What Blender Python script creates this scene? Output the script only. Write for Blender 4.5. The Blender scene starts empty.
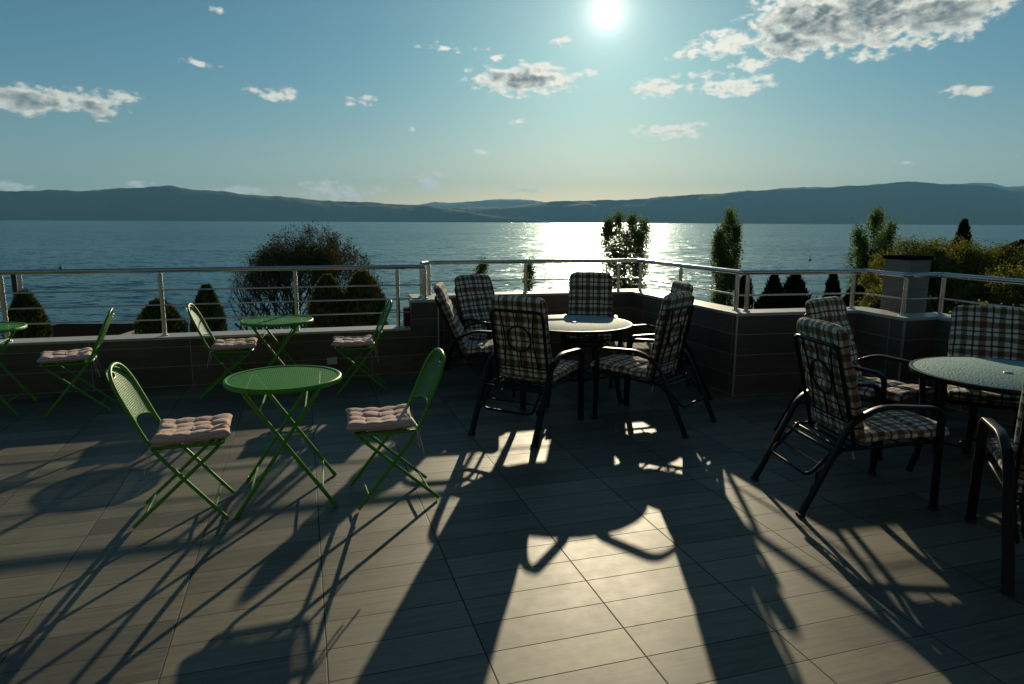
import bpy, bmesh, math, random
from mathutils import Vector, Matrix, noise as mnoise
random.seed(7)
R = math.radians
S = bpy.context.scene
C = S.collection

# ------------------------------------------------------------------ helpers
class MB:
    """collects geometry for ONE mesh"""
    def __init__(s):
        s.v = []; s.f = []; s.uv = []; s.hasuv = False
    def add(s, vs, fs, uvs=None):
        b = len(s.v); s.v += [tuple(p) for p in vs]
        for i, f in enumerate(fs):
            s.f.append(tuple(b + k for k in f))
            s.uv.append(uvs[i] if uvs else [(0, 0)] * len(f))
        if uvs: s.hasuv = True
        return s
    def box(s, x0, x1, y0, y1, z0, z1, M=None):
        vs = [Vector((x, y, z)) for z in (z0, z1) for y in (y0, y1) for x in (x0, x1)]
        if M is not None: vs = [M @ p for p in vs]
        return s.add(vs, [(0, 2, 3, 1), (4, 5, 7, 6), (0, 1, 5, 4), (2, 6, 7, 3), (0, 4, 6, 2), (1, 3, 7, 5)])
    def prism(s, poly, z0, z1):
        n = len(poly)
        vs = [(x, y, z0) for x, y in poly] + [(x, y, z1) for x, y in poly]
        return s.add(vs, [tuple(range(n - 1, -1, -1)), tuple(range(n, 2 * n))] +
                     [(i, (i + 1) % n, n + (i + 1) % n, n + i) for i in range(n)])
    def tube(s, pts, r, seg=8, closed=False, flat=None, up=None):
        """round tube along pts; flat=(width,thickness) makes a strap whose width lies along 'up'"""
        pts = [Vector(p) for p in pts]; n = len(pts)
        if isinstance(r, (int, float)): r = [r] * n
        rings = []; prev = None
        for i, p in enumerate(pts):
            a = pts[(i - 1) % n] if (closed or i > 0) else p
            b = pts[(i + 1) % n] if (closed or i < n - 1) else p
            t = (b - a).normalized()
            if up is not None: side = Vector(up)
            elif prev is None: side = t.orthogonal()
            else: side = prev
            side = (side - t * side.dot(t)).normalized(); prev = side
            o = t.cross(side)
            ring = []
            if flat:
                w, th = flat[0] / 2, flat[1] / 2
                c = .3
                for q, k in ((1, 1 - c), (1 - c, 1), (-1 + c, 1), (-1, 1 - c), (-1, -1 + c), (-1 + c, -1), (1 - c, -1), (1, -1 + c)):
                    kk = w - (1 - abs(q)) * th if abs(q) < 1 else w
                    ring.append(p + side * math.copysign(kk, q) + o * k * th)
            else:
                for k in range(seg):
                    an = 2 * math.pi * k / seg
                    ring.append(p + (side * math.cos(an) + o * math.sin(an)) * r[i])
            rings.append(ring)
        m = len(rings[0]); vs = [q for ring in rings for q in ring]; fs = []
        for i in range(n if closed else n - 1):
            j = (i + 1) % n
            for k in range(m):
                fs.append((i * m + k, i * m + (k + 1) % m, j * m + (k + 1) % m, j * m + k))
        if not closed:
            fs.append(tuple(range(m - 1, -1, -1))); fs.append(tuple((n - 1) * m + k for k in range(m)))
        return s.add(vs, fs)
    def lathe(s, prof, seg=48, c=(0, 0, 0)):
        vs = []; fs = []; n = len(prof)
        for k in range(seg):
            a = 2 * math.pi * k / seg
            for r, z in prof: vs.append((c[0] + r * math.cos(a), c[1] + r * math.sin(a), c[2] + z))
        for k in range(seg):
            j = (k + 1) % seg
            for i in range(n - 1): fs.append((k * n + i, j * n + i, j * n + i + 1, k * n + i + 1))
        return s.add(vs, fs)
    def build(s, name, mat, parent=None, smooth=False, bevel=0):
        me = bpy.data.meshes.new(name); me.from_pydata(s.v, [], s.f)
        if s.hasuv:
            ul = me.uv_layers.new(name='UVMap')
            k = 0
            for uvs in s.uv:
                for q in uvs: ul.data[k].uv = q; k += 1
        bm = bmesh.new(); bm.from_mesh(me)
        if s.hasuv is False: bmesh.ops.recalc_face_normals(bm, faces=bm.faces)
        if bevel:
            bmesh.ops.bevel(bm, geom=[e for e in bm.edges if e.is_manifold and e.calc_face_angle(0) > .5], offset=bevel, segments=2, affect='EDGES', profile=.6)
        bm.to_mesh(me); bm.free()
        if smooth:
            for p in me.polygons: p.use_smooth = True
            me.set_sharp_from_angle(angle=R(50))
        me.materials.append(mat)
        o = bpy.data.objects.new(name, me); C.objects.link(o)
        if parent: o.parent = parent
        return o

def fillet(pts, rad, n=5):
    """round the inner corners of a polyline"""
    pts = [Vector(p) for p in pts]; out = [pts[0]]
    for i in range(1, len(pts) - 1):
        a, b, c = pts[i - 1], pts[i], pts[i + 1]
        r = min(rad, (a - b).length * .49, (c - b).length * .49)
        p0 = b + (a - b).normalized() * r; p1 = b + (c - b).normalized() * r
        for k in range(n + 1):
            t = k / n; out.append(p0 * (1 - t) ** 2 + b * 2 * t * (1 - t) + p1 * t * t)
    out.append(pts[-1]); return out

def thing(name, label, cat, loc=(0, 0, 0), rz=0, group=None):
    o = bpy.data.objects.new(name, None); C.objects.link(o); o.empty_display_size = .1
    o.location = loc; o.rotation_euler = (0, 0, rz); o['label'] = label; o['category'] = cat
    if group: o['group'] = group
    return o
def tag(o, label, cat, group=None):
    o['label'] = label; o['category'] = cat
    if group: o['group'] = group
    return o
def struct(o): o['kind'] = 'structure'; return o
def copy_tree(src, parent=None):
    c = src.copy(); C.objects.link(c)
    if parent: c.parent = parent
    for ch in [q for q in bpy.data.objects if q.parent == src]: copy_tree(ch, c)
    return c

# ------------------------------------------------------------------ materials
def newmat(name):
    m = bpy.data.materials.new(name); m.use_nodes = True
    nt = m.node_tree; nt.nodes.clear()
    out = nt.nodes.new('ShaderNodeOutputMaterial')
    return m, nt, out
def N(nt, t, **kw):
    n = nt.nodes.new(t)
    for k, v in kw.items():
        if k.startswith('i_'):
            key = k[2:].replace('_', ' ')
            n.inputs[int(key) if key.isdigit() else key].default_value = v
        else: setattr(n, k, v)
    return n
def L(nt, a, b): nt.links.new(a, b)
def math_(nt, op, a, b=None, c=None, clamp=False):
    n = nt.nodes.new('ShaderNodeMath'); n.operation = op; n.use_clamp = clamp
    for i, q in enumerate((a, b, c)):
        if q is None: continue
        if isinstance(q, (int, float)): n.inputs[i].default_value = q
        else: nt.links.new(q, n.inputs[i])
    return n.outputs[0]
def mixc(nt, fac, a, b, blend='MIX'):
    n = nt.nodes.new('ShaderNodeMix'); n.data_type = 'RGBA'; n.blend_type = blend
    for i, q in ((0, fac), (6, a), (7, b)):
        if isinstance(q, (int, float)): n.inputs[i].default_value = q
        elif isinstance(q, tuple): n.inputs[i].default_value = (*q, 1) if len(q) == 3 else q
        else: nt.links.new(q, n.inputs[i])
    return n.outputs[2]
def sstep(nt, x, lo, hi, a=0., b=1.):
    n = nt.nodes.new('ShaderNodeMapRange'); n.interpolation_type = 'SMOOTHSTEP'
    nt.links.new(x, n.inputs[0])
    for i, q in zip((1, 2, 3, 4), (lo, hi, a, b)): n.inputs[i].default_value = q
    return n.outputs[0]
def noise_(nt, vec, scale, detail=4, rough=.55, dist=0):
    n = N(nt, 'ShaderNodeTexNoise'); n.inputs['Scale'].default_value = scale
    n.inputs['Detail'].default_value = detail; n.inputs['Roughness'].default_value = rough
    n.inputs['Distortion'].default_value = dist
    if vec is not None: nt.links.new(vec, n.inputs['Vector'])
    return n
def bump_(nt, h, strength=.3, dist=.01):
    n = N(nt, 'ShaderNodeBump'); n.inputs['Strength'].default_value = strength; n.inputs['Distance'].default_value = dist
    nt.links.new(h, n.inputs['Height']); return n.outputs[0]
def pbsdf(nt, out, color=None, rough=.5, metal=0., spec=.5):
    p = N(nt, 'ShaderNodeBsdfPrincipled')
    if isinstance(color, tuple): p.inputs['Base Color'].default_value = (*color, 1)
    elif color is not None: nt.links.new(color, p.inputs['Base Color'])
    if isinstance(rough, (int, float)): p.inputs['Roughness'].default_value = rough
    else: nt.links.new(rough, p.inputs['Roughness'])
    p.inputs['Metallic'].default_value = metal; p.inputs['Specular IOR Level'].default_value = spec
    nt.links.new(p.outputs[0], out.inputs[0]); return p
def simple(name, col, rough=.5, metal=0., var=.25, nscale=8, bump=0., bscale=60, spec=.5):
    m, nt, out = newmat(name)
    tc = N(nt, 'ShaderNodeTexCoord').outputs['Object']
    n = noise_(nt, tc, nscale, 5)
    c = mixc(nt, n.outputs[0], tuple(q * (1 - var) for q in col), tuple(min(1, q * (1 + var)) for q in col))
    r2 = sstep(nt, n.outputs[0], .2, .8, max(.02, rough - .08), min(1, rough + .08))
    p = pbsdf(nt, out, c, r2, metal, spec)
    if bump:
        b = noise_(nt, tc, bscale, 4); L(nt, bump_(nt, b.outputs[0], bump, .004), p.inputs['Normal'])
    return m

def tile_mat(name, mode, col_a, col_b, grout, ang=17, size=(.6, .2), off=(.02, .165), gw=.0035, rough=.42, gr_strength=.5):
    """wood-look porcelain planks; mode 'floor' uses the world plan, 'wall' uses the UV of the wall"""
    m, nt, out = newmat(name)
    if mode == 'floor':
        pos = N(nt, 'ShaderNodeTexCoord').outputs['Object']
        sx = N(nt, 'ShaderNodeSeparateXYZ'); L(nt, pos, sx.inputs[0])
        c, s = math.cos(R(ang)), math.sin(R(ang))
        u = math_(nt, 'ADD', math_(nt, 'MULTIPLY', sx.outputs[0], c), math_(nt, 'MULTIPLY', sx.outputs[1], s))
        w = math_(nt, 'SUBTRACT', math_(nt, 'MULTIPLY', sx.outputs[1], c), math_(nt, 'MULTIPLY', sx.outputs[0], s))
    else:
        pos = N(nt, 'ShaderNodeTexCoord').outputs['UV']
        sx = N(nt, 'ShaderNodeSeparateXYZ'); L(nt, pos, sx.inputs[0]); u, w = sx.outputs[0], sx.outputs[1]
    fu = math_(nt, 'DIVIDE', math_(nt, 'SUBTRACT', u, off[0]), size[0])
    fw = math_(nt, 'DIVIDE', math_(nt, 'SUBTRACT', w, off[1]), size[1])
    iu, iw = math_(nt, 'FLOOR', fu), math_(nt, 'FLOOR', fw)
    du = math_(nt, 'MULTIPLY', math_(nt, 'ABSOLUTE', math_(nt, 'SUBTRACT', fu, math_(nt, 'ROUND', fu))), size[0])
    dw = math_(nt, 'MULTIPLY', math_(nt, 'ABSOLUTE', math_(nt, 'SUBTRACT', fw, math_(nt, 'ROUND', fw))), size[1])
    # long joints run fore and aft and are a little wider than the cross joints
    dmin = math_(nt, 'MINIMUM', math_(nt, 'MULTIPLY', du, .8), dw)
    g = sstep(nt, dmin, gw * .45, gw * .95, 1., 0.)
    cid = N(nt, 'ShaderNodeCombineXYZ'); L(nt, iu, cid.inputs[0]); L(nt, iw, cid.inputs[1])
    wn = N(nt, 'ShaderNodeTexWhiteNoise', noise_dimensions='3D'); L(nt, cid.outputs[0], wn.inputs[0])
    gv = N(nt, 'ShaderNodeCombineXYZ')
    L(nt, math_(nt, 'MULTIPLY_ADD', wn.outputs[0], 7., math_(nt, 'MULTIPLY', u, 1.6)), gv.inputs[0])
    L(nt, math_(nt, 'MULTIPLY_ADD', wn.outputs[0], 31., math_(nt, 'MULTIPLY', w, 26.)), gv.inputs[1])
    grain = noise_(nt, gv.outputs[0], 1.6, 7, .62, .5)
    fine = noise_(nt, gv.outputs[0], 7, 4, .6)
    stain = noise_(nt, pos, 1.3, 5, .6)
    k = math_(nt, 'ADD', math_(nt, 'MULTIPLY', grain.outputs[0], .75), math_(nt, 'MULTIPLY', fine.outputs[0], .35))
    k = math_(nt, 'ADD', k, math_(nt, 'MULTIPLY', math_(nt, 'SUBTRACT', wn.outputs[0], .5), .34))
    k = math_(nt, 'ADD', k, math_(nt, 'MULTIPLY', math_(nt, 'SUBTRACT', stain.outputs[0], .5), .6))
    base = mixc(nt, sstep(nt, k, .3, .85), col_a, col_b)
    dust = noise_(nt, pos, 9, 6, .65)
    base = mixc(nt, math_(nt, 'MULTIPLY', sstep(nt, dust.outputs[0], .55, .75), .28), base, col_b)
    rr = math_(nt, 'ADD', math_(nt, 'MULTIPLY', math_(nt, 'ADD', math_(nt, 'MULTIPLY', stain.outputs[0], .6), math_(nt, 'MULTIPLY', dust.outputs[0], .4)), .34), rough - .17)
    col = mixc(nt, g, base, grout)
    rr = math_(nt, 'ADD', rr, math_(nt, 'MULTIPLY', g, .3))
    p = pbsdf(nt, out, col, rr)
    h = math_(nt, 'SUBTRACT', math_(nt, 'MULTIPLY', k, .25), g)
    L(nt, bump_(nt, h, gr_strength, .0012), p.inputs['Normal'])
    return m

M = {}
M['floor'] = tile_mat('floor_planks', 'floor', (.078, .072, .049), (.19, .174, .118), (.016, .014, .012), rough=.54)
M['wall'] = tile_mat('wall_planks', 'wall', (.075, .060, .044), (.150, .120, .088), (.34, .31, .26), size=(.9, .2), off=(.02, .02), gw=.004, rough=.5, gr_strength=.35)
M['coping'] = simple('coping_stone', (.46, .44, .39), .45, var=.12, nscale=14, bump=.15)
M['trim'] = simple('edge_trim', (.42, .41, .38), .35, .3, var=.1)
M['steel'] = simple('brushed_steel', (.56, .55, .52), .24, 1., var=.06, nscale=5, bump=.05, bscale=200)
M['black'] = simple('black_powder_coat', (.005, .005, .005), .4, var=.2, bump=.06, bscale=300, spec=.25)
M['green'] = simple('green_enamel', (.07, .30, .014), .42, var=.14, nscale=20, bump=.08, bscale=250, spec=.35)
M['foot'] = simple('black_plastic', (.02, .02, .02), .6)
M['wood_dark'] = simple('weathered_timber', (.05, .04, .032), .8, var=.4)
M['concrete'] = simple('concrete', (.28, .28, .26), .8, var=.25, nscale=4, bump=.3)
M['roof_dark'] = simple('dark_roofing', (.010, .009, .009), .9, var=.35, nscale=3, bump=.2, spec=.05)
M['plastic_white'] = simple('white_plastic', (.62, .60, .55), .4, var=.05)
def matte(name, c):
    m, nt, out = newmat(name); tc = N(nt, 'ShaderNodeTexCoord').outputs['Object']
    n = noise_(nt, tc, 3, 5); d = N(nt, 'ShaderNodeBsdfDiffuse'); L(nt, mixc(nt, n.outputs[0], tuple(q * .6 for q in c), tuple(q * 1.4 for q in c)), d.inputs[0]); L(nt, d.outputs[0], out.inputs[0]); return m
M['roof_dark'] = matte('dark_felt_roofing', (.010, .009, .009))
M['red'] = simple('dark_red_paint', (.10, .018, .014), .5)
M['ground'] = simple('earth_ground', (.055, .065, .03), .95, var=.5, nscale=.4, bump=.4, bscale=3)
M['hill'] = None
M['render_dark'] = simple('brown_render', (.06, .058, .055), .9, var=.15, nscale=2)
M['plaster'] = simple('plaster', (.35, .33, .29), .85, var=.15, nscale=2)

def perforated():
    m, nt, out = newmat('green_perforated_steel')
    tc = N(nt, 'ShaderNodeTexCoord').outputs['Object']
    uv = N(nt, 'ShaderNodeTexCoord').outputs['UV']
    sx = N(nt, 'ShaderNodeSeparateXYZ'); L(nt, uv, sx.inputs[0])
    pitch = .0115
    u = math_(nt, 'DIVIDE', sx.outputs[0], pitch); w = math_(nt, 'DIVIDE', sx.outputs[1], pitch)
    a = math_(nt, 'SUBTRACT', u, math_(nt, 'ROUND', u)); b = math_(nt, 'SUBTRACT', w, math_(nt, 'ROUND', w))
    d = math_(nt, 'SQRT', math_(nt, 'ADD', math_(nt, 'MULTIPLY', a, a), math_(nt, 'MULTIPLY', b, b)))
    hole = math_(nt, 'LESS_THAN', d, .30)
    n = noise_(nt, tc, 15, 4)
    col = mixc(nt, n.outputs[0], (.045, .20, .020), (.06, .26, .03))
    p = pbsdf(nt, out, col, .42, spec=.35)
    tr = N(nt, 'ShaderNodeBsdfTransparent'); mx = N(nt, 'ShaderNodeMixShader')
    L(nt, hole, mx.inputs[0]); L(nt, p.outputs[0], mx.inputs[1]); L(nt, tr.outputs[0], mx.inputs[2]); L(nt, mx.outputs[0], out.inputs[0])
    return m
M['perf'] = perforated()

def plaid():
    m, nt, out = newmat('plaid_cotton')
    uv = N(nt, 'ShaderNodeTexCoord').outputs['UV']
    wob = noise_(nt, uv, 6, 2)
    va = N(nt, 'ShaderNodeVectorMath', operation='SCALE'); L(nt, wob.outputs[1], va.inputs[0]); va.inputs[3].default_value = .02
    vb = N(nt, 'ShaderNodeVectorMath', operation='ADD'); L(nt, uv, vb.inputs[0]); L(nt, va.outputs[0], vb.inputs[1])
    sx = N(nt, 'ShaderNodeSeparateXYZ'); L(nt, vb.outputs[0], sx.inputs[0])
    def stripes(x, per):
        t = math_(nt, 'FRACT', math_(nt, 'DIVIDE', x, per))
        def band(c, h):
            d = math_(nt, 'ABSOLUTE', math_(nt, 'SUBTRACT', t, c)); return sstep(nt, d, h - .012, h + .012, 1., 0.)
        brown = band(.16, .095); olive = band(.66, .085)
        navy = math_(nt, 'MAXIMUM', math_(nt, 'MAXIMUM', band(.41, .026), band(.91, .026)), 0.)
        return brown, olive, navy
    per = .25
    b1, o1, n1 = stripes(sx.outputs[0], per); b2, o2, n2 = stripes(sx.outputs[1], per)
    col = (.80, .74, .58)
    def lay(col, m_, c): return mixc(nt, m_, col, c, 'MULTIPLY')
    c = lay(col, math_(nt, 'MULTIPLY', b1, .82), (.24, .12, .09)); c = lay(c, math_(nt, 'MULTIPLY', b2, .82), (.24, .12, .09))
    c = lay(c, math_(nt, 'MULTIPLY', o1, .85), (.20, .19, .10)); c = lay(c, math_(nt, 'MULTIPLY', o2, .85), (.20, .19, .10))
    c = lay(c, math_(nt, 'MULTIPLY', n1, .93), (.05, .05, .10)); c = lay(c, math_(nt, 'MULTIPLY', n2, .93), (.05, .05, .10))
    # weave
    nz = noise_(nt, uv, 40, 4); c = mixc(nt, .25, c, mixc(nt, nz.outputs[0], (0, 0, 0), (1, 1, 1)), 'OVERLAY')
    p = pbsdf(nt, out, c, .9, spec=.2); p.inputs['Sheen Weight'].default_value = .15
    tr = N(nt, 'ShaderNodeBsdfTranslucent'); L(nt, c, tr.inputs[0]); mx = N(nt, 'ShaderNodeMixShader'); mx.inputs[0].default_value = .12
    L(nt, p.outputs[0], mx.inputs[1]); L(nt, tr.outputs[0], mx.inputs[2]); L(nt, mx.outputs[0], out.inputs[0])
    wv = noise_(nt, uv, 500, 2); cr = noise_(nt, uv, 14, 3)
    h = math_(nt, 'ADD', math_(nt, 'MULTIPLY', wv.outputs[0], .15), cr.outputs[0])
    L(nt, bump_(nt, h, .5, .012), p.inputs['Normal'])
    return m
M['plaid'] = plaid()

def pinkfab():
    m, nt, out = newmat('pink_striped_cotton')
    uv = N(nt, 'ShaderNodeTexCoord').outputs['UV']
    sx = N(nt, 'ShaderNodeSeparateXYZ'); L(nt, uv, sx.inputs[0])
    def st(x, per, h):
        t = math_(nt, 'ABSOLUTE', math_(nt, 'SUBTRACT', math_(nt, 'FRACT', math_(nt, 'DIVIDE', x, per)), .5))
        return sstep(nt, t, h - .05, h + .05, 1., 0.)
    a = st(sx.outputs[0], .014, .16); b = st(sx.outputs[1], .028, .12)
    c = mixc(nt, math_(nt, 'MULTIPLY', a, .6), (.70, .47, .40), (.45, .24, .20))
    c = mixc(nt, math_(nt, 'MULTIPLY', b, .45), c, (.66, .56, .49))
    nz = noise_(nt, uv, 30, 4); c = mixc(nt, .3, c, mixc(nt, nz.outputs[0], (0, 0, 0), (1, 1, 1)), 'OVERLAY')
    p = pbsdf(nt, out, c, .9, spec=.2); p.inputs['Sheen Weight'].default_value = .15
    cr = noise_(nt, uv, 25, 4); L(nt, bump_(nt, cr.outputs[0], .6, .008), p.inputs['Normal'])
    return m
M['pink'] = pinkfab()

def glassmat():
    m, nt, out = newmat('frosted_pebbled_glass')
    tc = N(nt, 'ShaderNodeTexCoord').outputs['Object']
    vo = N(nt, 'ShaderNodeTexVoronoi'); vo.inputs['Scale'].default_value = 70; L(nt, tc, vo.inputs['Vector'])
    n = noise_(nt, tc, 12, 5)
    col = mixc(nt, n.outputs[0], (.27, .42, .40), (.42, .60, .56))  # pale glass tint with the teal of reflected sky mixed in; gloss kept low
    p = pbsdf(nt, out, col, .6, spec=.08)
    L(nt, bump_(nt, vo.outputs[0], .8, .006), p.inputs['Normal'])
    tr = N(nt, 'ShaderNodeBsdfTranslucent'); L(nt, col, tr.inputs[0])
    mx = N(nt, 'ShaderNodeMixShader'); mx.inputs[0].default_value = .25
    L(nt, p.outputs[0], mx.inputs[1]); L(nt, tr.outputs[0], mx.inputs[2]); L(nt, mx.outputs[0], out.inputs[0])
    return m
M['glass'] = glassmat()

def leafmat(name, ca, cb, tr=.45, rough=.6):
    m, nt, out = newmat(name)
    g = N(nt, 'ShaderNodeNewGeometry')
    n = N(nt, 'ShaderNodeTexNoise'); n.inputs['Scale'].default_value = 1.4; L(nt, N(nt, 'ShaderNodeTexCoord').outputs['Object'], n.inputs['Vector'])
    f = math_(nt, 'ADD', math_(nt, 'MULTIPLY', g.outputs['Random Per Island'], .5), math_(nt, 'MULTIPLY', n.outputs[0], .5))
    c = mixc(nt, sstep(nt, f, .25, .75), ca, cb)
    p = pbsdf(nt, out, c, .85, spec=.12)
    t = N(nt, 'ShaderNodeBsdfTranslucent'); L(nt, c, t.inputs[0]); mx = N(nt, 'ShaderNodeMixShader'); mx.inputs[0].default_value = tr
    L(nt, p.outputs[0], mx.inputs[1]); L(nt, t.outputs[0], mx.inputs[2]); L(nt, mx.outputs[0], out.inputs[0])
    return m
M['leaf_poplar'] = leafmat('poplar_leaves', (.065, .12, .025), (.17, .235, .06), .62)
M['leaf_thuja'] = leafmat('thuja_foliage', (.022, .044, .010), (.14, .14, .028), .42)
M['leaf_dark'] = leafmat('cypress_foliage', (.006, .010, .005), (.014, .02, .009), .12)
M['leaf_olive'] = leafmat('olive_yellow_leaves', (.065, .085, .014), (.21, .20, .04), .55)
M['leaf_bud'] = leafmat('budding_leaves', (.03, .035, .012), (.08, .075, .025), .4)
M['bark'] = simple('bark', (.045, .036, .027), .9, var=.35, nscale=20, bump=.4, bscale=40)

def hillmat(name, a, b):
    m, nt, out = newmat(name)
    tc = N(nt, 'ShaderNodeTexCoord').outputs['Object']
    n = noise_(nt, tc, .0022, 8, .6); c = mixc(nt, sstep(nt, n.outputs[0], .35, .65), a, b)
    pbsdf(nt, out, c, 1., spec=.05); return m
M['hill'] = hillmat('hill_scrub', (.008, .018, .018), (.020, .030, .028))

def water():
    m, nt, out = newmat('lake_water')
    tc = N(nt, 'ShaderNodeTexCoord').outputs['Object']
    mp = N(nt, 'ShaderNodeMapping'); mp.inputs['Scale'].default_value = (.55, 1., 1.); mp.inputs['Rotation'].default_value = (0, 0, R(14)); L(nt, tc, mp.inputs[0])
    n3 = noise_(nt, mp.outputs[0], .006, 4, .55)
    col = mixc(nt, n3.outputs[0], (.002, .026, .045), (.004, .036, .060))
    df = N(nt, 'ShaderNodeBsdfDiffuse'); L(nt, col, df.inputs[0])
    gl = N(nt, 'ShaderNodeBsdfGlossy'); gl.inputs['Roughness'].default_value = .19; gl.inputs[0].default_value = (.80, .97, 1, 1)
    fr = N(nt, 'ShaderNodeFresnel'); fr.inputs[0].default_value = 1.333
    mx = N(nt, 'ShaderNodeMixShader'); L(nt, math_(nt, 'MULTIPLY', fr.outputs[0], .62), mx.inputs[0])
    L(nt, df.outputs[0], mx.inputs[1]); L(nt, gl.outputs[0], mx.inputs[2]); L(nt, mx.outputs[0], out.inputs[0])
    # wave slopes are fed straight in as a tilted normal, so distant water still glitters
    amp = sstep(nt, n3.outputs[0], .3, .7, .75, 1.2)
    tot = None
    for sc, k in ((.05, .20), (.20, .42), (.7, .62), (2.4, .45)):
        n = noise_(nt, mp.outputs[0], sc, 3, .6, .4)
        v = N(nt, 'ShaderNodeVectorMath', operation='SUBTRACT'); L(nt, n.outputs[1], v.inputs[0]); v.inputs[1].default_value = (.5, .5, .5)
        w_ = N(nt, 'ShaderNodeVectorMath', operation='MULTIPLY'); L(nt, v.outputs[0], w_.inputs[0]); w_.inputs[1].default_value = (k * 1.75, k * 1.3, 0)
        if tot is None: tot = w_.outputs[0]
        else:
            q = N(nt, 'ShaderNodeVectorMath', operation='ADD'); L(nt, tot, q.inputs[0]); L(nt, w_.outputs[0], q.inputs[1]); tot = q.outputs[0]
    sc_ = N(nt, 'ShaderNodeVectorMath', operation='SCALE'); L(nt, tot, sc_.inputs[0]); L(nt, amp, sc_.inputs[3])
    ad = N(nt, 'ShaderNodeVectorMath', operation='ADD'); L(nt, sc_.outputs[0], ad.inputs[0]); ad.inputs[1].default_value = (0, 0, 1)
    nn = N(nt, 'ShaderNodeVectorMath', operation='NORMALIZE'); L(nt, ad.outputs[0], nn.inputs[0])
    L(nt, nn.outputs[0], gl.inputs['Normal']); L(nt, nn.outputs[0], fr.inputs['Normal'])
    return m
M['water'] = water()

# ------------------------------------------------------------------ setting
U = Vector((math.cos(R(15.3)), math.sin(R(15.3)), 0)); W = Vector((-U.y, U.x, 0))
# inner faces of the parapets in plan
LA = Vector((-7.6, 5.55)); LB = Vector((-1.10, 7.42))             # low parapet
PT = [(-1.10, 7.42), (-.82, 7.495), (-.925, 7.88), (1.50, 8.545), (2.15, 6.46), (3.46, 6.75), (3.60, 6.20), (3.96, 6.31), (5.55, .6), (6.6, -3.2)]

floor = MB().prism([(-7.7, -3.3), (6.7, -3.3), (5.65, .6), (4.06, 6.4), (3.7, 6.4), (3.55, 6.85), (2.2, 6.6), (1.6, 8.65), (-1.1, 7.9), (-1.15, 7.5), (-7.7, 5.72)], -.25, 0).build('terrace_floor', M['floor'])
struct(floor)

def offset_poly(pts, d):
    """offset an open polyline to its left by d with mitred corners"""
    P = [Vector(p) for p in pts]; out = []
    for i, p in enumerate(P):
        ds = []
        if i > 0: ds.append((p - P[i - 1]).normalized())
        if i < len(P) - 1: ds.append((P[i + 1] - p).normalized())
        ns = [Vector((-q.y, q.x)) for q in ds]
        if len(ns) == 1: out.append(p + ns[0] * d)
        else:
            b = (ns[0] + ns[1]).normalized(); out.append(p + b * d / max(.3, b.dot(ns[0])))
    return out

def wallmesh(pts, th, z0, z1, parent, u0=0., closed_end=True):
    inn = [Vector(p) for p in pts]; outp = offset_poly(pts, th)
    mb = MB(); u = u0
    def quad(a, b, ua, ub):
        mb.add([(a.x, a.y, z0), (b.x, b.y, z0), (b.x, b.y, z1), (a.x, a.y, z1)], [(0, 1, 2, 3)], [[(ua, z0), (ub, z0), (ub, z1), (ua, z1)]])
    for i in range(len(inn) - 1):
        l = (inn[i + 1] - inn[i]).length; quad(inn[i + 1], inn[i], u + l, u) if False else quad(inn[i], inn[i + 1], u, u + l); u += l
    for i in range(len(outp) - 1):
        l = (outp[i + 1] - outp[i]).length; quad(outp[i + 1], outp[i], l, 0)
    quad(outp[0], inn[0], 0, th); quad(inn[-1], outp[-1], 0, th)
    for i in range(len(inn) - 1):
        mb.add([(inn[i].x, inn[i].y, z1), (inn[i + 1].x, inn[i + 1].y, z1), (outp[i + 1].x, outp[i + 1].y, z1), (outp[i].x, outp[i].y, z1)], [(0, 1, 2, 3)], [[(0, 0)] * 4])
    return mb.build('wall', M['wall'], parent)

def copingmesh(pts, th, z0, z1, parent, over=.012, name='coping'):
    a = offset_poly(pts, -over); b = offset_poly(pts, th + over)
    # stop the coping flush-proud at its ends
    a[0] = a[0] - (Vector(pts[1]) - Vector(pts[0])).normalized() * over; b[0] = b[0] - (Vector(pts[1]) - Vector(pts[0])).normalized() * over
    mb = MB()
    n = len(a)
    vs = [(p.x, p.y, z) for z in (z0, z1) for p in a + b]
    fs = []
    for i in range(n - 1):
        fs += [(i, i + 1, n + i + 1, n + i), (2 * n + i, 3 * n + i, 3 * n + i + 1, 2 * n + i + 1), (i, 2 * n + i, 2 * n + i + 1, i + 1), (n + i, n + i + 1, 3 * n + i + 1, 3 * n + i)]
    fs += [(0, n, 3 * n, 2 * n), (n - 1, 3 * n - 1, 4 * n - 1, 2 * n - 1)]
    mb.add(vs, fs)
    return mb.build(name, M['coping'], parent, bevel=.004)

lowp = thing('parapet', 'low brown tiled parapet wall under the three-bar railing on the left', 'wall', (-4.3, 6.5, 0))
def W2L(o, root):  # keep world placement while parenting
    o.matrix_parent_inverse = Matrix.Translation(-Vector(root.location)); return o
W2L(wallmesh([LA, LB], .26, -.24, .498, lowp), lowp)
W2L(copingmesh([LA, Vector((-1.113, 7.4165))], .26, .498, .523, lowp), lowp)
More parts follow.
